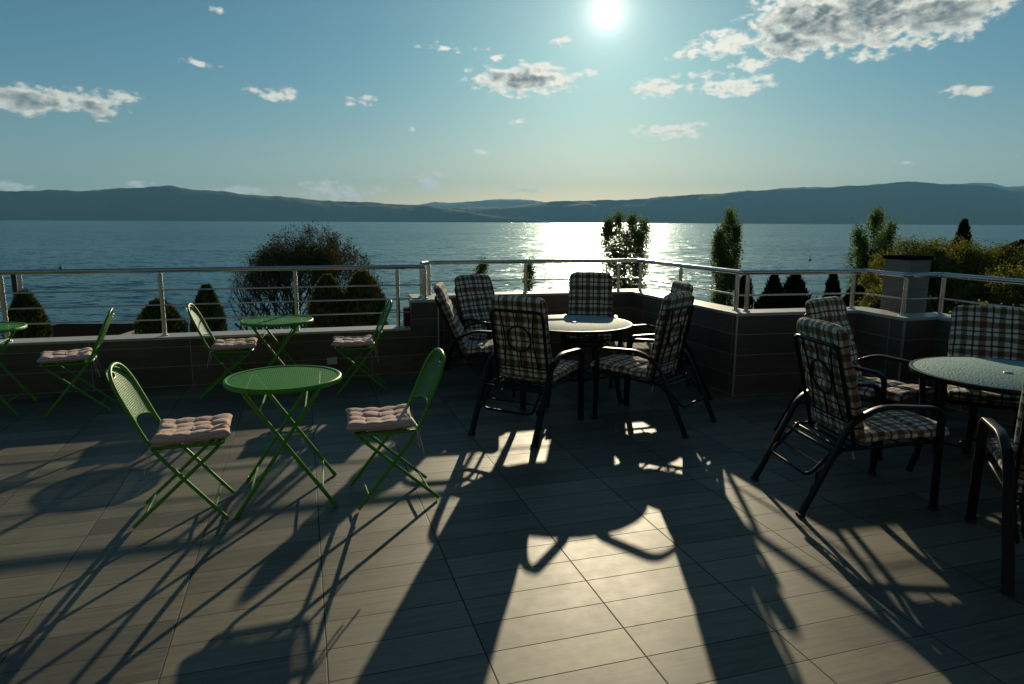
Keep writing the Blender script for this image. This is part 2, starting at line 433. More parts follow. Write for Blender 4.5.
# dark vent slot and sockets on the low parapet
def on_low(s, z, w, h, d, name, mat, lab, cat):
    c = LA + (LB - LA).normalized() * s; n = Vector((U.y, -U.x, 0))
    mb = MB().box(-w / 2, w / 2, -d, 0, -h / 2, h / 2)
    o = mb.build(name, mat, None, bevel=min(w, h) * .12)
    o.location = (c.x + n.x * .001, c.y + n.y * .001, z); o.rotation_euler = (0, 0, R(15.3))
    if lab: tag(o, lab, cat)
    return o
vent = on_low(3.55, .37, .22, .085, .012, 'wall_vent', M['foot'], 'black rectangular vent in the low parapet behind the left bistro chair', 'vent')
sock = on_low(5.9, .20, .11, .075, .035, 'socket_cover', M['plastic_white'], 'white weatherproof socket box low on the parapet under the rear bistro chair', 'socket')
fl = MB().box(-.048, .048, -.041, -.035, -.026, .028).build('flap', M['plastic_white'], sock, bevel=.003)

tallp = thing('parapet', 'taller brown tiled parapet wall folding around the round-table corner', 'wall', (1.5, 7.5, 0))
W2L(wallmesh(PT, .24, -.24, .80, tallp, .1), tallp)
W2L(copingmesh(PT, .24, .80, .83, tallp), tallp)
# metal corner trims on the outward corners
for k in (1, 4, 6):
    x, y = PT[k]; p = Vector((x, y)); q = (p - offset_poly(PT, .24)[k]).normalized() * .004
    W2L(MB().box(x + q.x - .007, x + q.x + .007, y + q.y - .007, y + q.y + .007, .001, .799).build('corner_trim', M['trim'], tallp), tallp)

# column of the building rising just outside the parapet
col = thing('pillar', 'square grey tiled pillar with dark cap just outside the railing corner', 'pillar', (3.93, 6.83, 0), R(22))
mbp = MB()
hw = .142
cs = [(-hw, -hw), (hw, -hw), (hw, hw), (-hw, hw)]
for i in range(4):
    a, b = cs[i], cs[(i + 1) % 4]
    mbp.add([(a[0], a[1], -6), (b[0], b[1], -6), (b[0], b[1], 1.33), (a[0], a[1], 1.33)], [(0, 1, 2, 3)], [[(i * .43, -6), (i * .43 + .284, -6), (i * .43 + .284, 1.33), (i * .43, 1.33)]])
M['pillar'] = tile_mat('pillar_tiles', 'wall', (.09, .095, .095), (.16, .17, .165), (.22, .22, .21), size=(.43, .6), off=(0, .2), gw=.004)
mbp.build('shaft', M['pillar'], col)
MB().box(-.158, .158, -.158, .158, 1.33, 1.365).build('cap', M['roof_dark'], col, bevel=.005)

# ---- railings
def railing(root, path, z, posts, bars, zb, rr=.024):
    g = root.location
    P3 = [Vector((p[0], p[1], z)) for p in path]
    W2L(MB().tube(fillet(P3, .07, 5), rr, 14).build('handrail', M['steel'], root, smooth=True), root)
    for h in bars:
        W2L(MB().tube(fillet([(p[0], p[1], h) for p in path], .07, 4), .0075, 8).build('bar', M['steel'], root, smooth=True), root)
    for x, y, z0 in posts:
        p = MB().tube([(x, y, z0 + .002), (x, y, z - .03)], .021, 12)
        p.tube([(x, y, z - .031), (x, y, z - .012)], .010, 8)
        o = p.build('post', M['steel'], root, smooth=True); W2L(o, root)
        f = MB().lathe([(.0, .012), (.034, .010), (.038, .0)], 20, (x, y, z0)).build('flange', M['steel'], o, smooth=True)
        f.matrix_parent_inverse = Matrix.Translation(-Vector(root.location)) @ Matrix.Identity(4)
        f.matrix_parent_inverse = Matrix.Identity(4)
cl = lambda s, o=.12: (LA + (LB - LA).normalized() * s + Vector((W.x, W.y)) * o)
lr = thing('railing', 'stainless steel railing with three thin bars on the low left parapet', 'railing', (-4.3, 6.6, .54))
a0, a1 = cl(0.), cl(6.60)
e1 = Vector((-.97, 7.565)); e2 = Vector((-1.035, 7.79))
posts = [(*cl(s), .54) for s in (.3, 1.63, 2.96, 4.29, 5.58, 6.62)] if False else [(*cl(s), .523) for s in (.47, 1.67, 2.90, 4.27, 5.56, 6.63)]
railing(lr, [a0, cl(6.63), e1], 1.185, posts + [(e1.x, e1.y, .83)], [.685, .835, .985], .523)
ip = offset_poly(PT, .12)
rr_ = thing('railing', 'stainless steel railing with one mid bar on the taller parapet', 'railing', (1.5, 7.6, .83))
path = [e2] + [Vector((ip[2].x + .10, ip[2].y + .03))] + ip[3:]
def along(a, b, d): return a + (b - a).normalized() * d
ps = [e2, path[1], along(ip[2], ip[3], 1.28), along(ip[3], ip[2], .25), along(ip[3], ip[4], .10), along(ip[3], ip[4], 1.05), along(ip[4], ip[3], .09), along(ip[4], ip[5], .05), along(ip[5], ip[4], .12), along(ip[6], ip[5], .03),
      along(ip[7], ip[8], .04), along(ip[7], ip[8], 1.3), along(ip[7], ip[8], 2.6), along(ip[7], ip[8], 3.9), along(ip[7], ip[8], 5.2)]
railing(rr_, path, 1.205, [(p.x, p.y, .83) for p in ps], [.985], .83)

boxo = MB().box(-.05, .05, -.06, .06, 0, .2).build('utility_box', M['red'], None, bevel=.006)
boxo.location = (-1.17, 7.62, .524); boxo.rotation_euler = (0, 0, R(15.3)); tag(boxo, 'small dark red box on the parapet coping beside the end pillar', 'box')

# storey below the terrace, ground, lake
low = MB().box(-7.5, 5.4, -3.2, 5.4, -6, -.26).build('lower_storey', M['plaster']); struct(low)

hb = thing('sky_blocking_building', 'unseen building wall with glazed doors added behind the camera to block sky light', 'building', (0, -3.4, 0))  # unseen block added behind the camera to shut out sky and deepen shadows
MB().box(-9, 8.4, -4.5, 0, -6, 5.6).build('wall', M['render_dark'], hb)
for x in (-6.2, -3.1, 0, 3.1, 6.0):
    w_ = MB().box(x - 1.1, x + 1.1, .003, .05, .02, 2.35).build('glazed_door', M['foot'], hb)
    MB().box(x - 1.18, x + 1.18, .003, .07, 2.352, 2.43).build('lintel', M['concrete'], w_)
MB().box(-9.2, 8.6, -4.7, 1.3, 5.6, 5.8).build('roof', M['concrete'], hb)
def ground():
    mb = MB(); nx, ny = 90, 40
    xs = [-2500 + 0 * i for i in range(1)]
    xs = [math.copysign(abs(t) ** 3 * 3000, t) + t * 60 for t in [(-1 + 2 * i / nx) for i in range(nx + 1)]]
    ys = [-3000, -1200, -500, -200, -80, -30, 0, 10, 18, 25, 30, 34, 38, 41, 44, 46, 48, 50, 52, 54, 56, 58, 60, 64]
    vs = []
    for y in ys:
        for x in xs:
            z = -6 + .25 * mnoise.noise(Vector((x * .12, y * .12, 0)))
            if y > 34: 
                sh = 52 + 3.5 * mnoise.noise(Vector((x * .03, 1.5, 0)))
                t = max(0., min(1.3, (y - 34) / (sh - 34))); z -= 3.1 * t * t
            vs.append((x, y, z))
    n = nx + 1
    fs = [(j * n + i, j * n + i + 1, (j + 1) * n + i + 1, (j + 1) * n + i) for j in range(len(ys) - 1) for i in range(nx)]
    mb.add(vs, fs); return mb.build('ground', M['ground'], smooth=True)
struct(ground())
lake = MB().add([(-24000, 40, -9), (24000, 40, -9), (24000, 24000, -9), (-24000, 24000, -9)], [(0, 1, 2, 3)]).build('lake', M['water']); struct(lake)

# ---- hills: each a height field whose crest follows the measured skyline
def interp(tab, x):
    if x <= tab[0][0]: return tab[0][1]
    for (a, b), (c, d) in zip(tab, tab[1:]):
        if x <= c:
            t = (x - a) / (c - a); return b + (d - b) * t
    return tab[-1][1]
LEFT = [(-60, 1.2), (-45.62, 1.25), (-39.38, 1.55), (-36.28, 1.83), (-32.95, 1.92), (-29.33, 2.19), (-27.43, 2.24), (-25.78, 2.39), (-23.08, 2.2), (-21.34, 1.97), (-18.44, 1.91), (-15.45, 1.61), (-10.78, 1.47), (-6.77, 1.26), (-5.15, 0.99), (-2.69, 0.6), (0.61, 0.29), (3.91, -.1)]
RIGHT = [(-16.75, -0.1), (-10.81, 0.47), (-7.59, 0.81), (-4.33, 1.08), (-0.05, 1.26), (4.05, 1.68), (7.14, 1.77), (10.1, 1.88), (15.92, 2.25), (19.47, 2.49), (21.76, 2.54), (26.51, 2.76), (29.36, 2.94), (31.08, 2.8), (32.67, 2.69), (34.85, 2.38), (36.16, 2.28), (40.03, 2.0), (46.54, 1.62), (60, 1.2)]
FAR = [(-18.48, 0.8), (-13.92, 1.35), (-10.79, 1.11), (-8.39, 1.21), (-6.36, 1.58), (-5.14, 1.47), (-3.5, 1.64), (-1.45, 1.82), (0.6, 1.79), (2.82, 1.56), (7.15, 1.37), (10.35, 1.77), (19.47, 2.49), (22.31, 2.72), (24.39, 2.65), (28.94, 2.78), (31.97, 2.71), (33.41, 2.82), (34.37, 2.74), (35.12, 2.46), (37.49, 2.5), (42.33, 2.07)]
def hills(tab, D, depth, seed, name='hills', nd=18, step=.07):
    a0, a1 = tab[0][0], tab[-1][0]; n = int((a1 - a0) / step)
    vs = []; fs = []
    for i in range(n + 1):
        az = a0 + (a1 - a0) * i / n
        for j in range(nd + 1):
            t = j / nd
            dl = depth * max(.12, min(1, interp(tab, az) / 1.4)); d = D + dl * t
            # crest at t = .7
            prof = math.sin(min(1, t / .7) * math.pi / 2) ** 1.1 if t < .7 else 1 - .6 * ((t - .7) / .3) ** 2
            crestD = D + dl * .7
            Hc = math.tan(R(interp(tab, az))) * crestD + 10.7
            x, y = d * math.sin(R(az)), d * math.cos(R(az))
            nz = mnoise.fractal(Vector((x * .0007 + seed, y * .0007, 0)), 1., 2., 6)
            rid = abs(mnoise.noise(Vector((x * .0011 + seed, y * .0003, 3)))) 
            edge = min(1, t * 4)
            bulk = prof * Hc
            z = bulk + (nz * .22 - rid * .35) * Hc * edge * (1 - abs(t - .7) / .7 if t < .7 else 1) * (0.12 if abs(t - .7) < .12 else 1.)
            z += (10 * mnoise.noise(Vector((x * .006, y * .006, seed))) + 16 * mnoise.noise(Vector((x * .0025, y * .0025, seed))) + 5 * mnoise.noise(Vector((x * .018, y * .018, seed)))) * edge * min(1, Hc / 200)
            vs.append((x, y, -9.4 + max(0, z) * (1 if j else 0)))
    m = nd + 1
    for i in range(n):
        for j in range(nd): fs.append((i * m + j, i * m + j + 1, (i + 1) * m + j + 1, (i + 1) * m + j))
    return struct(MB().add(vs, fs).build(name, M['hill'], smooth=True))
hills(LEFT, 8200, 1300, 3.1); hills(RIGHT, 9800, 1700, 8.7); hills(FAR, 17000, 2600, 15.2, 'far_mountains')

# ------------------------------------------------------------------ furniture: green bistro chairs
def arc_pts(hwid, y0z0, y1z1, arch, n=10):
    """inverted U in the slanting back plane"""
    pass
def bistro_chair(label):
    t = thing('bistro_chair', label, 'folding chair', group='green folding bistro chairs')
    hw = .195
    sr = Vector((0, -.125, .455)); top = Vector((0, -.315, .895)); ff = Vector((0, .235, .0))
    bd = (top - sr).normalized(); Ls = (top - sr).length
    # long frame: front feet -> seat rear -> back, arched over the top
    A = .20
    pts = [Vector((-hw, ff.y, .012)), Vector((-hw, sr.y, sr.z))]
    base = sr + bd * (Ls - A)
    def arch(n=14, hw_=hw):
        out = []
        for k in range(n + 1):
            an = math.pi * k / n
            out.append(base + Vector((-hw_ * math.copysign(abs(math.cos(an)) ** .85, math.cos(an)), 0, 0)) + bd * (A * abs(math.sin(an)) ** .8))
        return out
    pts += arch(); pts += [Vector((hw, sr.y, sr.z)), Vector((hw, ff.y, .012))]
    # soften the bend at the seat
    mb = MB().tube(fillet(pts[:3], .10, 4)[:-1] + pts[2:-2] + fillet(pts[-3:], .10, 4)[1:], .0105, 8)
    mb.tube([(-hw, .17, .075), (hw, .17, .075)], .006, 6)
    mb.build('back_frame', M['green'], t, smooth=True)
    h2 = hw - .024
    mb = MB().tube(fillet([(-h2, -.25, .012), (-h2, .205, .430), (h2, .205, .430), (h2, -.25, .012)], .03, 3), .0105, 8)
    mb.tube([(-h2, -.19, .075), (h2, -.19, .075)], .006, 6)
    mb.build('leg_frame', M['green'], t, smooth=True)
    # seat: steel frame with perforated sheet
    mb = MB().tube(fillet([(-.175, -.14, .452), (-.175, .235, .452), (.175, .235, .452), (.175, -.14, .452), (-.175, -.14, .452)], .04, 4)[:-1], .010, 8, closed=True)
    mb.build('seat_frame', M['green'], t, smooth=True)
    mb = MB(); n = 2
    mb.add([(-.17, -.135, .4545), (.17, -.135, .4545), (.17, .23, .4545), (-.17, .23, .4545)], [(0, 1, 2, 3)], [[(-.17, -.185), (.17, -.185), (.17, .2), (-.17, .2)]])
    mb.build('seat', M['perf'], t)
    # perforated backrest with oval grip hole
    mb = MB(); nu, nv = 40, 54
    lo = .115
    def halfw(v):   # v distance up the back from the seat
        d = v - (Ls - A)
        if d <= 0: return hw
        q = min(1, d / A); s_ = q ** (1 / .8); return hw * max(0, (1 - s_ * s_)) ** (.5 * .85)
    vid = {}
    def P(i, j):
        u = -1 + 2 * i / nu
        lower = lo + .055 * (1 - u * u)            # curved lower edge
        v = lower + (Ls - .004 - lower) * j / nv
        x = u * halfw(v); bow = -.028 * (1 - (x / hw) ** 2)
        p = sr + bd * v + Vector((x, 0, 0)) + Vector((0, bd.z, -bd.y)) * bow
        return p, x, v
    hc = Ls - .052
    for j in range(nv):
        for i in range(nu):
            q = [P(i, j), P(i + 1, j), P(i + 1, j + 1), P(i, j + 1)]
            cx = sum(a[1] for a in q) / 4; cv = sum(a[2] for a in q) / 4
            if (cx / .036) ** 2 + ((cv - hc) / .017) ** 2 < 1: continue
            mb.add([a[0] for a in q], [(0, 1, 2, 3)], [[(a[1], a[2]) for a in q]])
    mb.build('backrest', M['perf'], t, smooth=True)
    ring = []
    for k in range(20):
        an = 2 * math.pi * k / 20; x = .037 * math.cos(an); v = hc + .018 * math.sin(an)
        ring.append(sr + bd * v + Vector((x, 0, 0)) + Vector((0, bd.z, -bd.y)) * (-.028 * (1 - (x / hw) ** 2)))
    MB().tube(ring, .0035, 6, closed=True).build('grip_rim', M['green'], t, smooth=True)
    low_edge = [P(i, 0)[0] for i in range(0, nu + 1, 2)]
    MB().tube(low_edge, .004, 6).build('lower_rim', M['green'], t, smooth=True)
    return t

def puff(label, seed):
    """tufted square cushion with ties"""
    rnd = random.Random(seed)
    n = 48; w = .40; mb = MB()
    cells = 4
    jit = {(a, b): rnd.uniform(.7, 1.2) for a in range(cells) for b in range(cells)}
    def h(u, v):
        s = 1.
        fu, fv = u * cells, v * cells
        a = abs(math.sin(math.pi * fu)); b = abs(math.sin(math.pi * fv))
        # seams only pull down near the tuft buttons
        a2 = abs(math.sin(math.pi * (fu + .10 * math.sin(fv * 2.3 + seed)))); b2 = abs(math.sin(math.pi * (fv + .10 * math.sin(fu * 2.1 + seed * 2)))); pil = .45 + .30 * (a2 * b2) ** .45 + .25 * max(a2, b2) ** .6
        edge = min(1, min(u, 1 - u, v, 1 - v) / .07); edge = math.sin(edge * math.pi / 2) ** .55
        return pil * edge * jit[(min(cells - 1, int(fu)), min(cells - 1, int(fv)))] ** .6
    def xy(u, v):
        # pinched-in sides between the corners
        cu, cv = (u - .5), (v - .5)
        k = 1 - .045 * (1 - abs(2 * cv) ** 2); k2 = 1 - .045 * (1 - abs(2 * cu) ** 2)
        return cu * w * k, cv * w * k2
    grid = {}
    for side in (1, -1):
        vs = []; 
        for j in range(n + 1):
            for i in range(n + 1):
                u, v = i / n, j / n; x, y = xy(u, v)
                z = .028 + side * (.003 + .031 * h(u, v)) * (1 if side > 0 else .75)
                z += .010 * (x * x + y * y) / .04 * (.8 if side > 0 else .8)
                vs.append((x, y, z))
        fs = []; uvs = []
        for j in range(n):
            for i in range(n):
                a = (j * (n + 1) + i); f = (a, a + 1, a + n + 2, a + n + 1)
                if side < 0: f = f[::-1]
                fs.append(f); uvs.append([(vs[k][0], vs[k][1]) for k in f])
        mb.add(vs, fs, uvs)
        grid[side] = vs
    # rim
    idx = [(i, 0) for i in range(n)] + [(n, j) for j in range(n)] + [(i, n) for i in range(n, 0, -1)] + [(0, j) for j in range(n, 0, -1)]
    for k in range(len(idx)):
        a = idx[k]; b = idx[(k + 1) % len(idx)]
        p = [grid[-1][a[1] * (n + 1) + a[0]], grid[-1][b[1] * (n + 1) + b[0]], grid[1][b[1] * (n + 1) + b[0]], grid[1][a[1] * (n + 1) + a[0]]]
        mb.add(p, [(0, 1, 2, 3)], [[(q[0], q[1]) for q in p]])
    o = mb.build('seat_cushion', M['pink'], None, smooth=True)
    tag(o, label, 'cushion', 'pink tufted cushions on the bistro chairs')
    for sx in (-1, 1):
        for k in range(2):
            x0 = sx * .185; pts = [Vector((x0, -.19, .03))]
            for q in range(1, 7):
                pts.append(Vector((x0 + sx * .012 * math.sin(q * 1.1 + k) + k * .012 * sx, -.19 - .012 * q ** .5 - k * .01 * q ** .5, .03 - .022 * q - (.006 * k * q))))
            MB().tube(pts, .003, 5, flat=(.011, .0025), up=(1, .3, 0)).build('tie', M['pink'], o)
    return o

def place_set(xy, heading, label, clabel, first, cush):
    o = chair0 if first else copy_tree(chair0)
    o.location = (xy[0], xy[1], 0); o.rotation_euler = (0, 0, heading); o['label'] = label
    c = cush0 if first else copy_tree(cush0)
    c.location = (xy[0] + math.sin(-heading) * 0 , xy[1], .458); c.rotation_euler = (R(cush[1]), 0, heading + R(cush[0])); c['label'] = clabel
    f = Vector((-math.sin(heading), math.cos(heading))) * .068
    c.location.x += f.x; c.location.y += f.y
chair0 = bistro_chair(''); cush0 = puff('', 3)
def hd(dx, dy): return math.atan2(-dx, dy)
CH = [((-1.89, 3.76), hd(.95, .30), 'green folding chair facing right, nearest the camera at the left', 'pink tufted cushion on the near green chair facing right', (3, 0)),
      ((-.74, 4.04), hd(-.94, -.34), 'green folding chair facing left, right of the near green table', 'pink tufted cushion on the green chair right of the near table', (-6, 0)),
      ((-2.75, 6.50), hd(.95, .25), 'green folding chair facing right, left of the rear green table by the railing', 'pink tufted cushion on the chair left of the rear green table', (4, 0)),
      ((-1.52, 6.72), hd(-.96, -.25), 'green folding chair facing left, right of the rear green table by the railing', 'pink tufted cushion on the chair right of the rear green table', (-3, 0)),
      ((-3.86, 5.92), hd(-.91, -.42), 'green folding chair facing left towards the cut-off table at the left edge', 'pink tufted cushion on the chair facing the cut-off left table', (5, 0)),
      ((-3.24, 3.53), hd(.96, .28), 'green folding chair at the left edge, only its front foot showing', 'pink tufted cushion on the mostly cut-off chair at the left edge', (2, 0))]
for i, (p, h, a, b, c) in enumerate(CH): place_set(p, h, a, b, i == 0, c)

# ---- green bistro tables
def bistro_table(label):
    t = thing('bistro_table', label, 'table', group='round green bistro tables')
    mb = MB(); n = 64; r = .335
    rings = [0, .08, .16, .24, .29, .322]
    for a, b in zip(rings, rings[1:]):
        for k in range(n):
            t0, t1 = 2 * math.pi * k / n, 2 * math.pi * (k + 1) / n
            ps_ = [(a * math.cos(t0), a * math.sin(t0), .7205), (b * math.cos(t0), b * math.sin(t0), .7205), (b * math.cos(t1), b * math.sin(t1), .7205), (a * math.cos(t1), a * math.sin(t1), .7205)]
            if a == 0: ps_ = ps_[:3]
            mb.add(ps_, [tuple(range(len(ps_)))], [[(q[0], q[1]) for q in ps_]])
    mb.build('tabletop', M['perftop'], t)
    MB().lathe([(.318, .7235), (.326, .7265), (.336, .7255), (.341, .719), (.341, .703), (.338, .700), (.335, .703), (.333, .715), (.324, .7185), (.318, .719)], 72).build('rim', M['green'], t, smooth=True)
    for sgn, hy in ((1, .285), (-1, .262)):
        pts = [(-.27 * sgn, -hy, .012), (.205 * sgn, -hy, .700), (.205 * sgn, hy, .700), (-.27 * sgn, hy, .012)]
        mb = MB().tube(fillet(pts, .03, 4), .0115, 9)
        x = -.27 * sgn + .475 * sgn * .14
        mb.tube([(x, -hy, .108), (x, hy, .108)], .006, 6)
        x2 = -.27 * sgn + .475 * sgn * .83
        mb.tube([(x2, -hy, .582), (x2, hy, .582)], .006, 6)
        f = mb.build('leg_frame', M['green'], t, smooth=True)
        for sy in (-1, 1):
            MB().tube([(-.278 * sgn, sy * hy, .0005), (-.262 * sgn, sy * hy, .026)], .0135, 9).build('foot_cap', M['green'], f, smooth=True)
    return t
def perftop():
    m, nt, out = newmat('green_punched_tabletop')
    uv = N(nt, 'ShaderNodeTexCoord').outputs['UV']
    sx = N(nt, 'ShaderNodeSeparateXYZ'); L(nt, uv, sx.inputs[0])
    pitch = .0125
    u = math_(nt, 'DIVIDE', sx.outputs[0], pitch); w = math_(nt, 'DIVIDE', sx.outputs[1], pitch)
    a = math_(nt, 'SUBTRACT', u, math_(nt, 'ROUND', u)); b = math_(nt, 'SUBTRACT', w, math_(nt, 'ROUND', w))
    d = math_(nt, 'SQRT', math_(nt, 'ADD', math_(nt, 'MULTIPLY', a, a), math_(nt, 'MULTIPLY', b, b)))
    hole = math_(nt, 'LESS_THAN', d, .2)
    n = noise_(nt, uv, 15, 4)
    p = pbsdf(nt, out, mixc(nt, n.outputs[0], (.035, .22, .016), (.045, .27, .022)), .5, spec=.12)
    tr = N(nt, 'ShaderNodeBsdfTransparent'); mx = N(nt, 'ShaderNodeMixShader')
    L(nt, hole, mx.inputs[0]); L(nt, p.outputs[0], mx.inputs[1]); L(nt, tr.outputs[0], mx.inputs[2]); L(nt, mx.outputs[0], out.inputs[0])
    return m
M['perftop'] = perftop()
tb = bistro_table('near round green perforated table between two green chairs')
tb.location = (-1.38, 4.03, 0); tb.rotation_euler = (0, 0, R(15)); tb.scale = (1, 1, 1.035)
t2 = copy_tree(tb); t2.scale = (1, 1, 1); t2.location = (-2.30, 6.62, 0); t2.rotation_euler = (0, 0, R(14)); t2['label'] = 'rear round green table standing against the low parapet'
t3 = copy_tree(tb); t3.location = (-4.64, 5.88, 0); t3.rotation_euler = (0, 0, R(20)); t3['label'] = 'round green table cut off by the left edge of the picture'

# ------------------------------------------------------------------ garden armchairs
def pad(w, Lg, th, center, normal, pinches, seed, u0=0., round_top=.0, name='cushion'):
    """upholstered pad swept along center(v); rounded edges, pinched at stitch lines"""
    rnd = random.Random(seed); mb = MB()
    nv = 46; nc = 40
    rings = []; uvr = []
    for j in range(nv + 1):
        v = Lg * j / nv
        c = center(v); nrm = normal(v)
        end = min(v, Lg - v); e = min(1, end / (th * .5)); e = math.sqrt(max(0, 1 - (1 - e) ** 2))
        pin = 1.
        for q in pinches: pin *= 1 - .38 * math.exp(-((v - q) / .016) ** 2)
        tt = th * .5 * max(.04, e) * pin
        ww = w / 2 - th * .28 * (1 - e)
        if round_top:
            d = Lg - v
            if d < round_top: ww -= round_top * .75 * (1 - math.sqrt(max(0, 1 - (1 - d / round_top) ** 2)))
        ring = []; ur = []; per = 0; prev = None
        for k in range(nc):
            a = 2 * math.pi * k / nc
            ca, sa = math.cos(a), math.sin(a)
            x = ww * math.copysign(abs(ca) ** .28, ca); y = tt * math.copysign(abs(sa) ** .75, sa)
            y += .013 * mnoise.noise(Vector((x * 8 + seed, v * 9, 0))) * (1 if y > 0 else .4)
            p = c + Vector((x, 0, 0)) + nrm * y
            if prev is not None: per += (Vector((x, y)) - prev).length
            prev = Vector((x, y)); ring.append(p)
            ur.append(x + math.copysign(1, x) * (0 if abs(y) > tt * .8 else 0) if abs(x) < ww * .97 else x + (tt - y) * (1 if x > 0 else -1))
        rings.append(ring); uvr.append(ur)
    vs = [p for r_ in rings for p in r_]; fs = []; uvs = []
    for j in range(nv):
        for k in range(nc):
            k2 = (k + 1) % nc
            fs.append((j * nc + k, j * nc + k2, (j + 1) * nc + k2, (j + 1) * nc + k))
            v0, v1 = Lg * j / nv, Lg * (j + 1) / nv
            uvs.append([(uvr[j][k] + u0, v0), (uvr[j][k2] + u0, v0), (uvr[j + 1][k2] + u0, v1), (uvr[j + 1][k] + u0, v1)])
    fs.append(tuple(range(nc - 1, -1, -1))); uvs.append([(uvr[0][k], 0) for k in range(nc - 1, -1, -1)])
    fs.append(tuple(nv * nc + k for k in range(nc))); uvs.append([(uvr[nv][k], Lg) for k in range(nc)])
    return mb.add(vs, fs, uvs)

def armchair(recline, seed=1):
    """returns the chair; back leans by 'recline' degrees"""
    t = thing('garden_armchair', '', 'armchair', group='black metal garden armchairs with plaid cushions')
    hx = .285
    for s in (-1, 1):
        pts = [Vector((s * hx, .375, .0)), Vector((s * hx, .36, .625)), Vector((s * hx, -.02, .645)), Vector((s * hx, -.20, .56)), Vector((s * hx, -.47, .0))]
        f = MB().tube(fillet(pts[:3], .07, 6)[:-1] + fillet(pts[1:], .16, 6)[7 - 7 + 1:] if False else fillet(pts, .075, 6), 1, flat=(.048, .022), up=(1, 0, 0)).build('side_frame', M['black'], t, smooth=True)
        for y in (.375, -.465):
            MB().box(s * hx - .026, s * hx + .026, y - .016, y + .016, .0, .018).build('foot_cap', M['foot'], f)
    # seat frame and slats
    mb = MB().tube(fillet([(-.262, -.22, .385), (-.262, .345, .415), (.262, .33, .415), (.262, -.22, .385), (-.262, -.22, .385)], .03, 3)[:-1], .011, 8, closed=True)
    for y in (-.1, .02, .14, .25): mb.tube([(-.26, y, .39 + (y + .22) * .055), (.26, y, .39 + (y + .22) * .055)], .006, 6)
    mb.tube([(-.28, .355, .40), (.28, .355, .40)], .010, 8)
    mb.tube([(-.28, -.285, .38), (.28, -.285, .38)], .010, 8)
    mb.build('seat_frame', M['black'], t, smooth=True)
    # back frame
    a = R(recline); hinge = Vector((0, -.135, .405)); up = Vector((0, -math.sin(a), math.cos(a))); nr = Vector((0, math.cos(a), math.sin(a)))
    def B(x, v, d=0.): return hinge + up * v + nr * d + Vector((x, 0, 0))
    H = .60; bw = .232
    mb = MB().tube(fillet([B(-bw, -.03), B(-bw, H), B(bw, H), B(bw, -.03), B(-bw, -.03)], .05, 5)[:-1], .0125, 9, closed=True)
    mb.tube([B(-bw, .13), B(bw, .13)], .007, 6)
    mb.tube([B(0.105 * math.cos(2 * math.pi * k / 28), .37 + .105 * math.sin(2 * math.pi * k / 28)) for k in range(28)], .007, 6, closed=True)
    mb.tube([B(0, .475), B(0, H)], .006, 6); mb.tube([B(0, .13), B(0, .265)], .006, 6)
    for s in (-1, 1):
        mb.tube([B(s * .155, .13)] + [B(s * (.155 - .028 * math.sin(math.pi * k / 8)), .13 + (H - .13) * k / 8) for k in range(1, 8)] + [B(s * .155, H)], .006, 6)
    mb.build('back_frame', M['black'], t, smooth=True)
    # recliner: hanging loop, rung and notched side brackets
    mb = MB().tube(fillet([(-.225, -.225, .40), (-.225, -.40, .22), (.225, -.40, .22), (.225, -.225, .40)], .06, 5), .0105, 8)
    mb.tube([(-.22, -.335, .288), (.22, -.335, .288)], .007, 6)
    mb.build('recline_bar', M['black'], t, smooth=True)
    for s in (-1, 1):
        mb = MB()
        for k in range(4):
            y = -.24 - .035 * k; z = .36 - .04 * k
            mb.tube([(s * .25, y, z), (s * .25, y - .02, z + .012), (s * .25, y - .022, z - .012)], .0065, 6)
        mb.tube([(s * .25, -.21, .385), (s * .25, -.37, .215)], .007, 6)
        mb.build('bracket', M['black'], t, smooth=True)
    # cushions
    Lb = .715
    pb = pad(.50, Lb, .075, lambda v: B(0, v, .048), lambda v: nr, [.16, .34, .52], seed, 0., .10)
    pb.build('back_cushion', M['plaid'], t, smooth=True)
    Lq = .60
    ps_ = pad(.50, Lq, .07, lambda v: Vector((0, -.13 + v, .437 + .03 * (v / Lq) - .02 * max(0, (v - .5)) )), lambda v: Vector((0, -.05, 1)).normalized(), [.2, .40], seed + 5, .03)
    ps_.build('seat_cushion', M['plaid'], t, smooth=True)
    for s in (-1, 1):
        MB().tube([B(s * .20, .0, .03), B(s * .205, -.04, .0), B(s * .21, -.10, -.005)], 1, flat=(.014, .002), up=(1, 0, 0)).build('tie', M['plaid'], t)
    return t

protos = {}
def place_arm(recline, x, y, h, label):
    if recline not in protos:
        o = armchair(recline, recline * .7); protos[recline] = o
    else: o = copy_tree(protos[recline])
    o.location = (x, y, 0); o.rotation_euler = (0, 0, h); o['label'] = label
    return o
place_arm(24, -.36, 6.74, hd(1, .02), 'plaid armchair in profile beside the end pillar, left of the round glass table')
place_arm(22, -.24, 7.50, hd(.62, -.78), 'plaid armchair leaning at the back parapet, between the pillar chair and the table')
place_arm(12, .16, 5.50, hd(.50, .86), 'plaid armchair seen squarely from behind, showing the ring in its black back frame')
place_arm(13, .88, 7.64, hd(-.10, -.99), 'plaid armchair facing the camera behind the central glass table')
place_arm(11, 1.19, 5.71, hd(-.78, .62), 'plaid armchair facing left on the right side of the central table, nearer one')
place_arm(13, 1.42, 6.62, hd(-.97, -.10), 'plaid armchair facing left mostly hidden behind the nearer right-hand chair')
place_arm(15, 2.11, 4.08, hd(.99, .12), 'large plaid armchair seen from behind and the side in front of the right table')
place_arm(20, 2.68, 5.18, hd(.55, -.83), 'plaid armchair half hidden behind the large one, against the corner parapet')
place_arm(34, 3.60, 5.06, hd(-.50, -.86), 'wide plaid armchair facing the camera across the right glass table')
